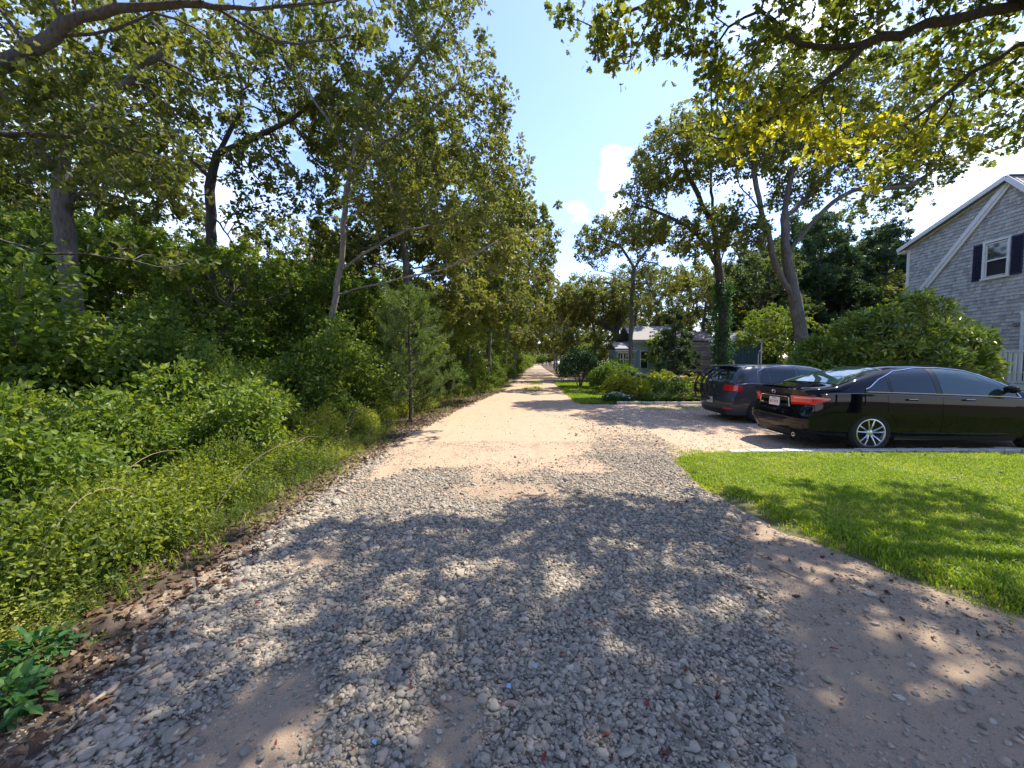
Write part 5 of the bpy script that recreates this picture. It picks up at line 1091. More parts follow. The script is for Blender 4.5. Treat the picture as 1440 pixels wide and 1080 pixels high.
st = empty('cottage_steps', (10.5, 29, 0), 'small stair with white sloping handrail at the cottage door', 'steps')
for k in range(4): MB().box((.65, .9 - k * .3 - .15, .56 - k * .15), (1.2, .3, .04)).build('tread', M['roof_grey'], st)
for sx in (.05, 1.25):
    MB().tube([(sx, 1.0, 1.5), (sx, -.4, .85)], .035, 6).build('handrail', M['white'], st)
    for k in range(8): MB().box((sx, .9 - k * .18, .62 + .4 - k * .083), (.035, .035, .8)).build('baluster', M['white'], st)
# weathered board shed
M['oldboard'] = simple('weathered_grey_board', (.27, .24, .21), .9, var=.3, vs=5, bmp=.01); M['oldboard2'] = simple('brown_weathered_board', (.20, .165, .14), .9, var=.3, vs=6, bmp=.01)
sd_ = empty('board_shed', (10.4, 24.5, 0), 'low shed of dark weathered horizontal boards between conifers and ivy-clad oak', 'shed')
MB().box((.95, 1.2, 1.4), (1.8, 2.4, 2.8)).build('wall', M['darkroom'], sd_)
for k in range(15): MB().box((.95 + rr.uniform(-.03, .03), -.02, .1 + k * .185), (1.95 + rr.uniform(-.05, .05), .05, .165), Matrix.Rotation(rr.uniform(-.006, .006), 3, 'Y')).build('board', M['oldboard' if k % 3 else 'oldboard2'], sd_)
mb = MB(); mb.prism([(-.2, 2.82), (1.2, 3.4), (2.6, 2.82), (2.6, 2.9), (1.2, 3.5), (-.2, 2.9)], -.15, 2.05, 'x'); mb.build('roof', M['oldboard2'], sd_)
MB().box((2.2, 0, 1.3), (.1, .1, 2.6)).box((1.98, 0, 2.6), (.5, .1, .1)).build('door_frame', M['white'], sd_)
# teal shed
M['tealwall'] = simple('dark_teal_siding', (.035, .075, .095), .65)
ts = empty('teal_shed', (12.55, 22.9, 0), 'small dark teal gabled shed with white trim under the trees', 'shed')
mb = MB(); mb.prism([(0, 0), (1.7, 0), (1.7, 2.65), (.85, 3.2), (0, 2.65)], 0, 2.4, 'y'); mb.build('wall', M['tealwall'], ts)
for k in range(9): MB().box((.1 + k * .1875, -.012, 1.3), (.17, .02, 2.6)).build('siding_board', M['tealwall'], ts)
for s_ in (-1, 1):
    d = Vector((.95, 0, -.62)); mid = Vector((.85 + s_ * .46, 0, 3.2 - .3)); rt = Matrix.Rotation(s_ * math.atan2(.62, .95), 3, 'Y')
    MB().box((mid.x, -.06, mid.z + .03), (1.12, .05, .1), rt).build('rake_board', M['white'], ts); MB().box((mid.x, 1.18, mid.z + .09), (1.2, 2.6, .05), rt).build('roof', M['roof_grey'], ts)
MB().box((1.72, -.03, 1.32), (.07, .07, 2.64)).build('corner_board', M['white'], ts)
A = P(1066, 516, 19.5); hk = MB().tube([(0, 0, 0), (0, 0, 1.9), (.03, 0, 2.05), (.12, 0, 2.12), (.2, 0, 2.05), (.2, 0, 1.98)], .022, 8)
o = hk.build('garden_hook', M['white'], smooth=True, label='white shepherd crook pole standing right of the teal shed', cat='pole'); o.location = (float(A[0]), 19.5, 0)
# hammock stand
M['hamwood'] = simple('oiled_wood', (.42, .28, .17), .5); hs = empty('hammock_stand', (0, 0, 0), 'wooden arc hammock stand with its two raised tips behind the hatchback', 'hammock stand')
p0 = P(1031, 507, 13.4); p1 = P(1115, 502, 13.4); pts_ = []
for i in range(25):
    t = i / 24; x = p0[0] + (p1[0] - p0[0]) * t; zc = p0[2] + (p1[2] - p0[2]) * t; pts_.append((x, 13.4, zc - (zc - .12) * (1 - (2 * t - 1) ** 2) ** .7))
MB().tube(pts_, .035, 8).build('arc', M['hamwood'], hs, smooth=True)
for xx in (p0[0] + .45, p1[0] - .45): MB().box((xx, 13.4, .04), (.09, 1.1, .08)).build('foot', M['hamwood'], hs)
mb = MB()
for k in range(9):
    y = 13.4 + (k - 4) * .09; mb.tube([(p0[0] + .06, 13.4, p0[2] - .12), (p0[0] + .5, y, .85), ((p0[0] + p1[0]) / 2, y, .7), (p1[0] - .5, y, .85), (p1[0] - .06, 13.4, p1[2] - .12)], .008, 4)
mb.build('net', simple('rope', (.6, .57, .5), .9), hs)
# ------------------------------------------------------------------ cars
def paint(name, col, metal=.0, rough=.28, flake=0, dust=.0):
    m, nt, N, L, b = mat(name); b.inputs['Base Color'].default_value = (*col, 1); b.inputs['Metallic'].default_value = metal; b.inputs['Roughness'].default_value = rough
    b.inputs['Coat Weight'].default_value = .65
    dn = noise(nt, 3.5, 6, .7, coord(nt)); zc = N.new('ShaderNodeSeparateXYZ'); L.new(coord(nt), zc.inputs[0]); low_ = ramp(nt, zc.outputs[2], [(.22, (1, 1, 1)), (.5, (.25, .25, .25)), (.75, (.12, .12, .12))])
    dm_ = math_(nt, 'MULTIPLY', math_(nt, 'MULTIPLY', ramp(nt, dn, [(.35, (.2, .2, .2)), (.7, (1, 1, 1))]), low_), .055); L.new(mixc(nt, dm_, col, (.3, .25, .2)), b.inputs['Base Color']); L.new(math_(nt, 'ADD', math_(nt, 'MULTIPLY', dm_, 1.5), .02), b.inputs['Coat Roughness']); b.inputs['Specular IOR Level'].default_value = .0
    return m
M['black_blue'] = paint('midnight_blue_paint', (.0015, .0025, .006), .0, .3)
M['grey_paint'] = paint('dark_grey_paint', (.075, .08, .09), .6, .35)
M['carglass'] = glass_like('dark_car_glass', (.006, .012, .012), .02, .6, coat=.1)
M['carglass_front'] = glass_like('tinted_car_glass', (.015, .04, .036), .02, .7, coat=.2)
M['rubber'] = simple('tyre_rubber', (.012, .012, .012), .85, var=.2); M['alloy'] = simple('alloy_wheel', (.55, .55, .56), .28, .95, var=.03); M['darkalloy'] = simple('dark_wheel_recess', (.02, .02, .02), .6)
M['chrome'] = simple('chrome', (.72, .72, .74), .08, 1.0, var=.01); M['blacktrim'] = simple('black_plastic', (.01, .01, .011), .45); M['redlens'] = glass_like('red_lamp_lens', (.62, .008, .01), .12, .6); M['clearlens'] = glass_like('clear_lamp_lens', (.62, .30, .30), .15, .5)
M['plate'] = simple('plate_white', (.68, .68, .68), .4, var=.03); M['platered'] = simple('plate_red_print', (.40, .05, .04), .5); M['gap'] = simple('panel_gap', (.002, .002, .003), .9)
def interp(tab):
    xs = [t[0] for t in tab]; ys = [t[1] for t in tab]
    # monotone-ish cubic by smoothing a fine linear table
    fx = np.linspace(xs[0], xs[-1], 400); fy = np.interp(fx, xs, ys); k = np.hanning(25); k /= k.sum(); fy = np.convolve(np.pad(fy, 12, mode='edge'), k, 'valid')
    return lambda x: np.interp(x, fx, fy)
class Car:
    def __init__(s, L_, zt, zbelt, wb, rear, front, tum=.42, wheels=(1, 3.8), rw=.33, low=.19):
        s.L = L_; s.zt = interp(zt); s.zb = interp(zbelt); s.wb = interp(wb); s.rear = interp(rear); s.front = interp(front); s.tum = tum; s.wheels = wheels; s.rw = rw; s.low = low
    def off(s, x, y, z):
        wr = .9; c = np.abs(y / wr); k = .24 * c ** 5
        r = np.clip(1 - x / .75, 0, 1) ** 2 * (s.rear(z) + k); f = np.clip(1 - (s.L - x) / .8, 0, 1) ** 2 * (s.front(z) + k * 1.35)
        return x + r - f
    def side(s, x, z):
        """half width at height z"""
        zb_ = s.zb(x); w = s.wb(x); zt_ = s.zt(x); h = np.maximum(zt_ - zb_, .02)
        t = np.clip((z - zb_) / h, 0, 1); up = (w - .045 - s.tum * (z - zb_)) * (1 - t ** 8) ** (1 / 3)
        d = (zb_ - z); lo = w + .012 * np.sin(np.clip(d / .45, 0, 1) * 3.14) - .055 * np.clip((d - .42) / .3, 0, 1) ** 2 - .018 * np.exp(-((d - .05) / .035) ** 2) * 0
        return np.where(z > zb_, up, lo)
    def ring(s, x):
        zb_ = float(s.zb(x)); zt_ = float(s.zt(x)); h = max(zt_ - zb_, .02); w = float(s.wb(x)); out = [(0, s.low), (w * .5, s.low), (w - .14, s.low), (w - .075, s.low + .015)]
        for f in (.0, .12, .25, .4, .55, .7, .85, .95, 1):
            z = s.low + .05 + (zb_ - s.low - .05) * f; out.append((float(s.side(x, z)), z))
        out.append((w - .012, zb_ + .010)); out.append((w - .045, zb_ + .016))
        for t in (.12, .3, .5, .7, .82, .9):
            if t * h > .03: out.append((float(s.side(x, zb_ + t * h)), zb_ + t * h))
            else: out.append((float(s.side(x, zb_ + .03 * (1 + t) * min(1, h / .05))) , zb_ + .016 + (h - .016) * t))
        wt = w - .045 - s.tum * h
        for f in (.95, .88, .78, .64, .48, .3, .15, 0):
            t = (1 - f ** 3) ** (1 / 8); out.append((wt * f, zb_ + h * t))
        return out
    def pt(s, x, sgn, z, out=0.0):
        y = float(s.side(x, z)); e = .01
        dy = (float(s.side(x, z + e)) - float(s.side(x, z - e))) / (2 * e); dx = (float(s.side(x + e, z)) - float(s.side(x - e, z))) / (2 * e)
        n = Vector((-dx, 1, -dy)).normalized(); q = Vector((float(s.off(x, y, z)), y, z)) + n * out
        return Vector((q.x, q.y * sgn, q.z))
    def body(s, root, m_body):
        xs = np.concatenate([np.linspace(0, .7, 12), np.linspace(.75, s.L - .85, 46), np.linspace(s.L - .8, s.L, 14)]); rings = [s.ring(x) for x in xs]; n = len(rings[0]); V = []; F_ = []
        full = 2 * n - 2
        for x, r in zip(xs, rings):
            loop = [(y, z) for y, z in r] + [(-y, z) for y, z in r[-2:0:-1]]
            for y, z in loop: V.append((float(s.off(x, y, z)), y, z))
        for i in range(len(xs) - 1):
            for j in range(full): k = (j + 1) % full; F_.append((i * full + j, i * full + k, (i + 1) * full + k, (i + 1) * full + j))
        mb = MB(); mb.v = V; mb.f = F_
        for e, xi in ((0, 0.0), (1, s.L)):
            r = rings[0 if e == 0 else -1]; m_ = 16; base = len(mb.v)
            for (y, z) in r:
                for j in range(m_ + 1): yy = y * (1 - 2 * j / m_); mb.v.append((float(s.off(xi, yy, z)), yy, z))
            for i in range(len(r) - 1):
                for j in range(m_): mb.f.append((base + i * (m_ + 1) + j, base + i * (m_ + 1) + j + 1, base + (i + 1) * (m_ + 1) + j + 1, base + (i + 1) * (m_ + 1) + j))
        me = bpy.data.meshes.new('body'); me.from_pydata(mb.v, [], mb.f); bm = bmesh.new(); bm.from_mesh(me)
        bmesh.ops.remove_doubles(bm, verts=bm.verts, dist=.0004); bmesh.ops.dissolve_degenerate(bm, dist=.0002, edges=bm.edges); bmesh.ops.recalc_face_normals(bm, faces=bm.faces); bm.to_mesh(me); bm.free()
        me.materials.append(m_body); me.materials.append(M['gap'])
        o = obj('body', me, root)
        cm = MB()
        for wx in s.wheels:
            for sg in (-1, 1): cm.lathe([(.001, 0), (s.rw + .055, 0), (s.rw + .055, .5), (.001, .5)], 'y', (wx, .62 if sg > 0 else -1.12, s.rw), 40)
        cme = cm.mesh('cutter', M['gap']); co = bpy.data.objects.new('cutter', cme); C.objects.link(co)
        for p in cme.polygons: p.material_index = 0
        md = o.modifiers.new('arches', 'BOOLEAN'); md.operation = 'DIFFERENCE'; md.object = co; md.solver = 'EXACT'; md.material_mode = 'TRANSFER'
        bpy.context.view_layer.update(); dg = bpy.context.evaluated_depsgraph_get(); nm = bpy.data.meshes.new_from_object(o.evaluated_get(dg)); o.modifiers.clear(); o.data = nm
        bpy.data.objects.remove(co)
        for p in nm.polygons: p.use_smooth = True
        nm.set_sharp_from_angle(angle=R(32)); return o
    def patch(s, name, xs, lo, hi, sgn, m_, parent, out=.004, nv=8, depth=.012, kind='side', smooth=True):
        """surface piece between curves lo(x) and hi(x), lying on the body"""
        n = len(xs); V = []; F_ = []
        def pos(x, z, o):
            if kind == 'side': return s.pt(x, sgn, z, o)
            if kind == 'rear': return s.rearpt(x, z, o)
            return s.toppt(x, z, o)
        for i, x in enumerate(xs):
            a, b_ = lo(x), hi(x)
            for j in range(nv + 1): V.append(pos(x, a + (b_ - a) * j / nv, out))
        for i in range(n - 1):
            for j in range(nv): F_.append((i * (nv + 1) + j, (i + 1) * (nv + 1) + j, (i + 1) * (nv + 1) + j + 1, i * (nv + 1) + j + 1))
        bd = [i * (nv + 1) for i in range(n)] + [(n - 1) * (nv + 1) + j for j in range(1, nv + 1)] + [i * (nv + 1) + nv for i in range(n - 2, -1, -1)] + [j for j in range(nv - 1, 0, -1)]
        xz = []
        for i in bd:
            c, j = divmod(i, nv + 1); a, b_ = lo(xs[c]), hi(xs[c]); xz.append((xs[c], a + (b_ - a) * j / nv))
        b0 = len(V); V += [pos(x, z, out - depth) for x, z in xz]; k = len(bd)
        for i in range(k): F_.append((bd[i], bd[(i + 1) % k], b0 + (i + 1) % k, b0 + i))
        me = bpy.data.meshes.new(name); me.from_pydata(V, [], F_); bm = bmesh.new(); bm.from_mesh(me); bmesh.ops.remove_doubles(bm, verts=bm.verts, dist=.0003); bmesh.ops.recalc_face_normals(bm, faces=bm.faces); bm.to_mesh(me); bm.free(); me.materials.append(m_)
        for p in me.polygons: p.use_smooth = True
        me.set_sharp_from_angle(angle=R(40)); return obj(name, me, parent), [V[i] for i in bd]
    def rearpt(s, q, z, out):
        """q in half-widths: |q|<=1 on the rear face, beyond 1 runs forward along the side (metres)"""
        sg = 1 if q >= 0 else -1; a = abs(q)
        if a <= 1:
            y = float(s.side(0.0, z)) * a * sg; e = .02
            x = float(s.off(0, y, z)); dxy = (float(s.off(0, y + e, z)) - float(s.off(0, y - e, z))) / (2 * e); dxz = (float(s.off(0, y, z + e)) - float(s.off(0, y, z - e))) / (2 * e)
            return Vector((x, y, z)) + Vector((-1, dxy, dxz)).normalized() * out
        return s.pt(a - 1, sg, z, out)
    def toppt(s, x, y, out):
        w = float(s.wb(x)); h = float(s.zt(x) - s.zb(x)); wt = w - .045 - s.tum * h; f = min(abs(y) / wt, .999); z = float(s.zb(x)) + h * (1 - f ** 3) ** (1 / 8)
        e = .02; dz = float(s.zt(x + e) - s.zt(x - e)) / (2 * e)
        xx = float(s.off(x, y, z)); return Vector((xx, y, z)) + Vector((-dz, 0, 1)).normalized() * out
def wheel(parent, x, y, r, sgn, style):
    w = MB(); hw = .105; ri = r * .70
    w.lathe([(ri, -hw), (ri + .02, -hw - .006), (r - .035, -hw - .008), (r - .008, -hw + .015), (r, -hw + .04), (r, hw - .04), (r - .008, hw - .015), (r - .035, hw + .008), (ri + .02, hw + .006), (ri, hw)], 'y', n=48)
    wo = w.build('wheel', M['rubber'], parent, smooth=True); wo.location = (x, y, r)
    f = -sgn * -1
    rm = MB(); o_ = hw * sgn
    rm.lathe([(ri + .004, o_ * 1.04), (ri - .012, o_ * 1.06), (ri - .022, o_ * .9), (ri - .03, o_ * .2), (ri - .03, -o_ * .9)], 'y', n=48)
    rim = rm.build('rim', M['alloy'], wo, smooth=True)
    dm = MB().lathe([(.001, o_ * .28), (ri - .03, o_ * .22)], 'y', n=32).build('brake_disc', M['darkalloy'], wo)
    sp = MB()
    if style == 'multi':
        for k in range(10):
            a = 2 * math.pi * (k // 2) / 5 + (.16 if k % 2 else -.16) + .3; a2 = 2 * math.pi * (k // 2) / 5 + (.235 if k % 2 else -.235) + .3
            p0_ = Vector((math.cos(a) * .05, o_ * .72, math.sin(a) * .05)); p1_ = Vector((math.cos(a2) * ri * .55, o_ * .93, math.sin(a2) * ri * .55)); p2_ = Vector((math.cos(a2) * (ri - .012), o_ * .95, math.sin(a2) * (ri - .012)))
            sp.tube([p0_, p1_, p2_], [.017, .0125, .014], 6)
    else:
        for k in range(5):
            a = 2 * math.pi * k / 5 + .5; c0, c1 = a, a
            def q(rr2, da, yy): return (math.cos(a + da) * rr2, yy, math.sin(a + da) * rr2)
            b0 = len(sp.v); ys = o_ * .9
            sp.add([q(.06, -.45, o_ * .7), q(.06, .45, o_ * .7), q(ri * .6, .14, ys), q(ri * .6, -.14, ys), q(ri - .012, .28, ys), q(ri - .012, -.28, ys), q(ri * .8, 0.0, ys),
                    q(.06, -.45, o_ * .5), q(.06, .45, o_ * .5), q(ri * .6, .14, o_ * .6), q(ri * .6, -.14, o_ * .6), q(ri - .012, .28, o_ * .6), q(ri - .012, -.28, o_ * .6), q(ri * .8, 0, o_ * .6)],
                   [(0, 1, 2, 3), (3, 2, 6), (2, 4, 6), (3, 6, 5), (0, 7, 10, 3), (1, 8, 9, 2), (2, 9, 11, 4), (3, 10, 12, 5), (4, 11, 13, 6), (5, 12, 13, 6)])
    sp.build('spokes', M['alloy'], wo, smooth=False)
    MB().lathe([(.001, o_ * .86), (.03, o_ * .86), (.055, o_ * .78), (.06, o_ * .5)], 'y', n=20).build('hub', M['alloy'], wo, smooth=True)
    return wo
def tube_on(pts, r, name, m_, parent, closed=True, flat=None):
    pts = list(pts) + ([pts[0]] if closed else []); return MB().tube(pts, r, 5, caps=not closed, flat=flat).build(name, m_, parent, smooth=True)
def lin(*pts): return lambda x: float(np.interp(x, [p[0] for p in pts], [p[1] for p in pts]))
def finish_plate(root, x, z, y=0, lean=0.0):
    o = MB().box((0, 0, 0), (.012, .305, .155)).build('number_plate', M['plate'], root, bevel=.003); o.location = (x, y, z); o.rotation_euler = (0, lean, 0)
    g = MB()
    for k in range(6): g.box((-.008, -.10 + k * .04 + (.01 if k > 2 else 0), -.005), (.004, .008, .06)).box((-.008, -.09 + k * .04 + (.01 if k > 2 else 0), .012 - .012 * (k % 3)), (.004, .02, .008))
    g.box((-.008, 0, .055), (.004, .12, .012)); g.build('plate_print', M['platered'], o); return o

# --- sedan
SD = Car(4.85, [(0, 1.04), (.1, 1.07), (.45, 1.10), (.62, 1.125), (.95, 1.26), (1.35, 1.39), (1.75, 1.45), (2.2, 1.47), (2.65, 1.455), (2.95, 1.40), (3.3, 1.24), (3.62, 1.07), (4.0, 1.00), (4.5, .90), (4.72, .80), (4.85, .70)],
         [(0, .93), (.3, .965), (.8, .985), (1.6, .965), (2.6, .93), (3.4, .90), (4.1, .85), (4.85, .60)],
         [(0, .80), (.3, .865), (.9, .905), (2.4, .905), (3.8, .905), (4.4, .87), (4.85, .76)],
         [(0, .14), (.2, .11), (.3, .05), (.42, .01), (.55, 0), (.64, .005), (.69, .05), (.8, .075), (.95, .06), (1.04, .015), (1.2, 0)],
         [(0, .14), (.2, .08), (.4, .0), (.55, 0), (.7, .05), (.8, .12), (1.2, .3)], wheels=(1.09, 3.865), rw=.333)
sed = empty('sedan', (4.90, 7.50, 0), 'glossy black-blue four door sedan parked nearest, with multi-spoke wheels and red wraparound tail lamps', 'car', rz=R(-2.0))
SD.body(sed, M['black_blue'])
for sg in (-1, 1):
    for wx in SD.wheels: wheel(sed, wx, sg * .80, SD.rw, sg, 'multi')
    # windows: rear quarter, rear door, front door
    top = lin((1.08, 1.05), (1.28, 1.20), (1.6, 1.335), (2.0, 1.39), (2.4, 1.395), (2.8, 1.35), (3.1, 1.24), (3.38, 1.09), (3.46, 1.02)); bot = lambda x: float(SD.zb(x)) + .045
    xs0 = np.linspace(1.06, 1.42, 9); q, _ = SD.patch('quarter_window', xs0, bot, lambda x: max(bot(x) + .002, min(top(x), 2)), sg, M['carglass'], sed)
    xs1 = np.linspace(1.47, 2.17, 12); SD.patch('rear_window', xs1, bot, lambda x: top(x) if x > 1.5 else top(x), sg, M['carglass'], sed)
    xs2 = np.linspace(2.27, 3.44, 16); SD.patch('front_window', xs2, bot, top, sg, M['carglass_front'], sed)
    SD.patch('pillar_trim', np.linspace(2.175, 2.262, 3), bot, top, sg, M['blacktrim'], sed, out=.005)
    SD.patch('quarter_divider', np.linspace(1.425, 1.462, 3), bot, lambda x: top(x), sg, M['blacktrim'], sed, out=.006)
    ring_ = [SD.pt(x, sg, bot(x) - .012, .006) for x in np.linspace(3.5, 1.02, 40)] + [SD.pt(x, sg, top(x) + .012, .006) for x in np.linspace(1.05, 3.44, 40)]
    tube_on(ring_, .009, 'window_chrome', M['chrome'], sed)
    # doors proud of the body with a gap between
    dlo = lambda x: .30 + 0 * x; dhi = lambda x: float(SD.zb(x)) - .012
    def rear_cut(x):
        d = abs(x - 1.09); return max(.30, SD.rw + math.sqrt(max(0, .43 ** 2 - d * d))) if d < .43 else .30
    d1, _ = SD.patch('rear_door', np.linspace(1.34, 2.20, 22), rear_cut, dhi, sg, M['black_blue'], sed, out=.003, nv=14, depth=.006)
    d2, _ = SD.patch('front_door', np.linspace(2.212, 3.36, 18), dlo, dhi, sg, M['black_blue'], sed, out=.003, nv=14, depth=.006)
    for d_, hx in ((d1, 1.62), (d2, 2.52)):
        hp = [SD.pt(hx + t, sg, .885 - .006 * t, .03 if .01 < t < .17 else .006) for t in (0, .02, .06, .12, .16, .18)]
        MB().tube(hp, [.010, .013, .014, .014, .013, .010], 6).build('door_handle', M['black_blue'], d_, smooth=True)
        tube_on([SD.pt(hx + t, sg, .896 - .006 * t, .038) for t in (.02, .1, .16)], .004, 'handle_chrome', M['chrome'], d_, closed=False)
    SD.patch('sill', np.linspace(1.5, 3.42, 20), lambda x: .215, lambda x: .285, sg, M['blacktrim'], sed, out=.012)
    tube_on([SD.pt(x, sg, .335, .004) for x in np.linspace(1.62, 3.3, 12)], .006, 'sill_crease', M['black_blue'], sed, closed=False)
    # mirror
    mc = SD.pt(3.28, sg, 1.05, .0); mm = MB(); mm.lathe([(.001, -.10), (.045, -.09), (.066, -.03), (.066, .04), (.045, .085), (.001, .09)], 'y', n=16)
    mo = mm.build('wing_mirror', M['black_blue'], sed, smooth=True); mo.location = (mc.x - .02, mc.y + sg * .13, mc.z + .015); mo.scale = (.8, 1.05, .95); MB().box((0, 0, 0), (.06, .1, .03)).build('mirror_arm', M['blacktrim'], sed).location = (mc.x, mc.y + sg * .03, mc.z - .03)
    # tail lamp wraps from the rear face round the corner
    tl = lambda q: .765 + (q - .55) * .06 if q < 1 else .792 + (q - 1) * .26; th = lambda q: .915 + (.015 if q < 1 else (.015 - (q - 1) * .09))
    qs = [sg * v for v in np.concatenate([np.linspace(.56, 1, 10), np.linspace(1.04, 1.36, 10)])]
    SD.patch('tail_lamp', qs, lambda q: tl(abs(q)), lambda q: max(tl(abs(q)) + .003, th(abs(q))), sg, M['redlens'], sed, out=.012, kind='rear', nv=6)
    qs = [sg * v for v in np.concatenate([np.linspace(.66, 1, 8), np.linspace(1.04, 1.16, 5)])]
    SD.patch('lamp_insert', qs, lambda q: .885 + .01 * (abs(q) - .6), lambda q: .908, sg, M['clearlens'], sed, out=.0155, kind='rear', nv=3, depth=.006)
    # front lamp, fog area
    SD.patch('head_lamp', np.linspace(4.25, 4.72, 8), lambda x: .62, lambda x: .72 + (4.72 - x) * .05, sg, M['clearlens'], sed, out=.006)
    # lower bumper accent, reflector
    SD.patch('bumper_vent', [sg * v for v in np.linspace(.62, .92, 7)], lambda q: .36, lambda q: .44 + (.92 - abs(q)) * .02, sg, M['blacktrim'], sed, out=.006, kind='rear', nv=3)
def topband(car, name, x0, x1, wf, m_, out=.004, n=12):
    xs = np.linspace(x0, x1, n); wt = lambda x: (float(car.wb(x)) - .045 - car.tum * float(car.zt(x) - car.zb(x))) * wf(x)
    return car.patch(name, xs, lambda x: -wt(x), lambda x: wt(x), 1, m_, None, out=out, kind='top', nv=16)
for nm, x0, x1, wf in (('rear_windscreen', .66, 1.50, lambda x: .93 - .05 * (1.5 - x)), ('windscreen', 2.86, 3.58, lambda x: .95)):
    o, bd = topband(SD, nm, x0, x1, wf, M['carglass_front']); o.parent = sed
    tube_on(bd, .006, nm + '_seal', M['blacktrim'], sed)
SD.patch('boot_gap', np.linspace(-.55, .55, 20), lambda q: .655, lambda q: .662, 1, M['gap'], sed, out=.002, kind='rear', nv=1, depth=.004)
SD.patch('plate_recess', np.linspace(-.5, .5, 16), lambda q: .70, lambda q: .865, 1, M['blacktrim'], sed, out=.002, kind='rear', nv=3, depth=.004)
tube_on([SD.rearpt(q, z, .012) for q, z in [(-.53, .72), (-.50, .885)] + [(v, .893) for v in np.linspace(-.45, .45, 12)] + [(.50, .885), (.53, .72)]], .0095, 'boot_chrome', M['chrome'], sed, closed=False)
finish_plate(sed, float(SD.off(0, 0, .785)) - .012, .785, lean=.05)
em = MB()
for (rx, rz) in ((.055, .036), (.03, .036)):
    em.tube([(0, math.cos(t) * rx, math.sin(t) * rz) for t in np.linspace(0, 6.283, 25)], .0045, 5)
em.tube([(0, math.cos(t) * .036, .014 + math.sin(t) * .015) for t in np.linspace(0, 6.283, 21)], .004, 5)
eo = em.build('emblem', M['chrome'], sed, smooth=True); eo.location = (float(SD.off(0, 0, .975)) - .006, 0, .965)
for yy, w_ in ((.50, .10), (-.50, .07)):
    bb = MB()
    for k in range(int(w_ / .02)): bb.box((0, k * .02 - w_ / 2, 0), (.004, .012, .018)).box((0, k * .02 - w_ / 2, .007), (.004, .014, .004))
    b_ = bb.build('badge', M['chrome'], sed); q = SD.rearpt(yy / .8 * .78, .745, .006); b_.location = q
# spoiler lip and diffuser
sp = MB(); prof = [(0, 0), (.0, .012), (-.03, .030), (-.055, .034), (-.06, .026), (-.03, .006)]; vs = []; n_ = len(prof); ys = np.linspace(-.62, .62, 25)
for y in ys:
    bx = float(SD.off(0.06, y, 1.05)) + .05; zz = float(SD.zt(.06)) - .012 - .05 * (abs(y) / .62) ** 4
    vs += [(bx + a, y, zz + b_) for a, b_ in prof]
fs = [(i * n_ + j, i * n_ + (j + 1) % n_, (i + 1) * n_ + (j + 1) % n_, (i + 1) * n_ + j) for i in range(len(ys) - 1) for j in range(n_)]
MB().add(vs, fs).build('spoiler', M['black_blue'], sed, smooth=True)
SD.patch('diffuser', np.linspace(-.62, .62, 20), lambda q: .23, lambda q: .33, 1, M['blacktrim'], sed, out=.006, kind='rear', nv=2)
for sg in (-1, 1): MB().lathe([(.028, 0), (.036, 0), (.036, .14), (.028, .14)], 'z', n=16).build('exhaust', M['chrome'], sed).matrix_basis = Matrix.Translation((.08, sg * .52, .24)) @ Matrix.Rotation(R(90), 4, 'Y')
# interior hint: seat backs behind the glass are hidden by tint; wipers
tube_on([SD.toppt(3.56, .1, .012), SD.toppt(3.4, .5, .014)], .006, 'wiper', M['blacktrim'], sed, closed=False)

# --- hatchback
HB = Car(4.27, [(0, .99), (.05, 1.04), (.12, 1.14), (.28, 1.33), (.38, 1.42), (.8, 1.46), (1.3, 1.465), (1.9, 1.465), (2.3, 1.42), (2.6, 1.32), (2.95, 1.12), (3.15, 1.04), (3.6, .97), (3.95, .88), (4.27, .70)],
         [(0, .95), (.5, .985), (1.5, .965), (2.6, .925), (3.4, .88), (4.27, .60)], [(0, .82), (.35, .87), (.8, .895), (3.3, .895), (3.9, .86), (4.27, .76)],
         [(0, .12), (.2, .10), (.3, .03), (.42, 0), (.62, 0), (.66, .05), (.8, .09), (1.0, .12), (1.4, .12)], [(0, .12), (.3, .02), (.55, 0), (.75, .1), (1.2, .3)], tum=.34, wheels=(.83, 3.46), rw=.325)
hat = empty('hatchback', (5.30, 10.62, 0), 'dark grey hatchback with five-spoke wheels parked beyond the black sedan', 'car', rz=R(-.5))
HB.body(hat, M['grey_paint'])
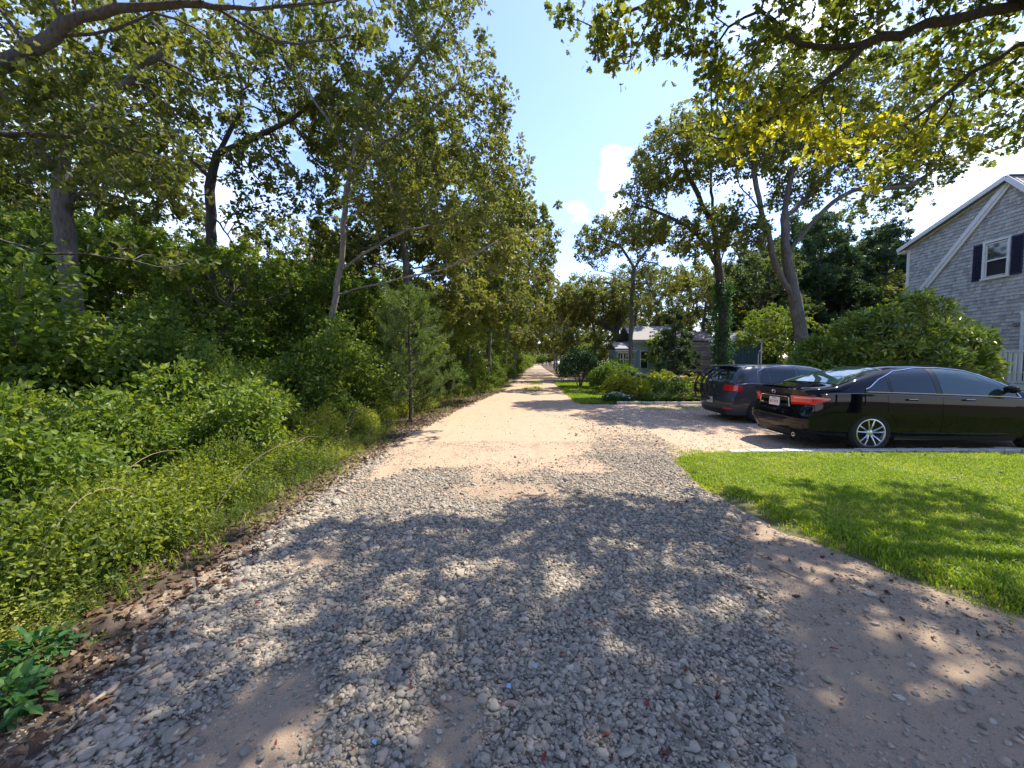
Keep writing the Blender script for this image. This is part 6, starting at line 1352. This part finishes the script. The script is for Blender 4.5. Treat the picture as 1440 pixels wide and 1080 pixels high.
for sg in (-1, 1):
    for wx in HB.wheels: wheel(hat, wx, sg * .79, HB.rw, sg, 'five')
    top = lin((.78, 1.27), (1.0, 1.36), (1.4, 1.395), (1.9, 1.395), (2.25, 1.34), (2.55, 1.22), (2.85, 1.04)); bot = lambda x: float(HB.zb(x)) + .04
    HB.patch('quarter_window', np.linspace(.82, 1.06, 6), bot, lambda x: min(top(x), bot(x) + .02 + (x - .80) * 2.6 if x < .92 else top(x)), sg, M['carglass'], hat); HB.patch('rear_window', np.linspace(1.09, 1.72, 9), bot, top, sg, M['carglass'], hat); HB.patch('front_window', np.linspace(1.80, 2.80, 12), bot, top, sg, M['carglass_front'], hat)
    tube_on([HB.pt(x, sg, bot(x) - .01, .005) for x in np.linspace(2.9, .74, 30)] + [HB.pt(x, sg, top(x) + .01, .005) for x in np.linspace(.78, 2.82, 30)], .007, 'window_trim', M['chrome'], hat)
    def rc(x): d = abs(x - .83); return max(.30, HB.rw + math.sqrt(max(0, .42 ** 2 - d * d))) if d < .42 else .30
    da, _ = HB.patch('rear_door', np.linspace(1.02, 1.75, 16), rc, lambda x: float(HB.zb(x)) - .01, sg, M['grey_paint'], hat, out=.003, nv=10, depth=.006); db, _ = HB.patch('front_door', np.linspace(1.762, 2.8, 14), lambda x: .3, lambda x: float(HB.zb(x)) - .01, sg, M['grey_paint'], hat, out=.003, nv=10, depth=.006)
    for d_, hx in ((da, 1.12), (db, 1.9)): MB().tube([HB.pt(hx + t, sg, .89, .03 if .01 < t < .17 else .006) for t in (0, .02, .1, .16, .18)], .012, 6).build('door_handle', M['grey_paint'], d_, smooth=True)
    mc = HB.pt(2.65, sg, 1.02, 0); mo = MB().lathe([(.001, -.09), (.06, -.03), (.06, .04), (.001, .085)], 'y', n=14).build('wing_mirror', M['grey_paint'], hat, smooth=True); mo.location = (mc.x, mc.y + sg * .11, mc.z)
    qs = [sg * v for v in np.concatenate([np.linspace(.60, 1, 9), np.linspace(1.03, 1.24, 7)])]
    HB.patch('tail_lamp', qs, lambda q: .80 + (0 if abs(q) < 1 else (abs(q) - 1) * .06), lambda q: .94 - (0 if abs(q) < 1 else (abs(q) - 1) * .28), sg, M['redlens'], hat, out=.012, kind='rear', nv=6)
    HB.patch('bumper_reflector', [sg * v for v in np.concatenate([np.linspace(.7, 1, 6)])], lambda q: .345, lambda q: .385, sg, M['redlens'], hat, out=.006, kind='rear', nv=2)
    HB.patch('sill', np.linspace(1.25, 3.0, 14), lambda x: .215, lambda x: .285, sg, M['blacktrim'], hat, out=.012)
o, bd = topband(HB, 'rear_windscreen', .08, .34, lambda x: .88, M['carglass_front'], n=8); o.parent = hat
o, bd = topband(HB, 'windscreen', 2.32, 3.0, lambda x: .93, M['carglass_front'], n=8); o.parent = hat
MB().box((.33, 0, 1.43), (.22, 1.12, .03), Matrix.Rotation(-.12, 3, 'Y')).build('roof_spoiler', M['grey_paint'], hat, bevel=.01)
HB.patch('diffuser', np.linspace(-.75, .75, 20), lambda q: .22, lambda q: .33, 1, M['blacktrim'], hat, out=.006, kind='rear', nv=2)
HB.patch('hatch_gap', np.linspace(-.9, .9, 24), lambda q: .655, lambda q: .663, 1, M['gap'], hat, out=.002, kind='rear', nv=1, depth=.004)
finish_plate(hat, float(HB.off(0, 0, .55)) - .012, .53)
MB().lathe([(.001, -.006), (.045, -.006), (.052, 0), (.045, .004)], 'z', n=20).build('emblem', M['chrome'], hat).matrix_basis = Matrix.Translation((float(HB.off(0, 0, .87)) - .01, 0, .87)) @ Matrix.Rotation(R(-90), 4, 'Y')
MB().tube([(1.0, .1, 1.46), (.92, .1, 1.50), (.80, .1, 1.60)], [.012, .006, .003], 6).build('antenna', M['blacktrim'], hat)
# bicycle rack strapped to the hatch with folded arms
rk = empty('bicycle_rack', (5.37, 10.62, 0), 'black trunk-mounted bicycle rack strapped to the rear of the grey hatchback', 'bicycle rack', rz=R(-.5))
bk_ = M['blacktrim']
for sy in (-.26, .26):
    MB().tube([(.02, sy, .60), (-.10, sy, .66), (-.17, sy, .86), (-.12, sy, 1.12), (.06, sy, 1.28), (.24, sy, 1.33)], .026, 8).build('frame_hoop', bk_, rk, smooth=True)
    MB().tube([(-.12, sy * .75, 1.08), (-.28, sy * .75, 1.22), (-.45, sy * .75, 1.27), (-.62, sy * .75, 1.26)], [.024, .023, .022, .02], 8).build('carrier_arm', bk_, rk, smooth=True)
    for t in (.3, .55, .8):
        MB().box((-.18 - t * .42, sy * .75, 1.2 + t * .07), (.05, .045, .06)).build('cradle', bk_, rk, bevel=.008)
    MB().tube([(-.16, sy, .88), (-.02, sy, .74), (.03, sy, .70)], .013, 6).build('lower_strut', bk_, rk, smooth=True)
    MB().tube([(.20, sy, 1.31), (.34, sy * 1.1, 1.40)], .008, 4).build('strap', bk_, rk)
    MB().lathe([(.001, -.03), (.03, -.03), (.03, .03), (.001, .03)], 'y', (-.13, sy, 1.09), 14).build('hinge_knob', M['alloy'], rk, smooth=True)
for z_, x_ in ((.64, -.07), (.9, -.165), (1.29, .1)): MB().tube([(x_, -.34, z_), (x_, .34, z_)], .02, 8).build('cross_bar', bk_, rk, smooth=True)

# upright wheel hooks and folded tray of the rack
for sy in (-.34, -.05, .3):
    MB().tube([(-.30, sy, .55), (-.34, sy, .75), (-.33, sy, 1.0), (-.22, sy, 1.2), (-.02, sy, 1.36)], .02, 6).build('upright', bk_, rk, smooth=True)
    MB().box((-.34, sy, .82), (.07, .06, .22)).build('wheel_cradle', bk_, rk, bevel=.01)
for z_ in (.58, .95): MB().tube([(-.33, -.46, z_), (-.33, .46, z_)], .022, 8).build('tray_bar', bk_, rk, smooth=True)
MB().tube([(-.30, 0, .60), (-.1, 0, .56), (.0, 0, .5)], .025, 8).build('hitch_arm', bk_, rk, smooth=True)
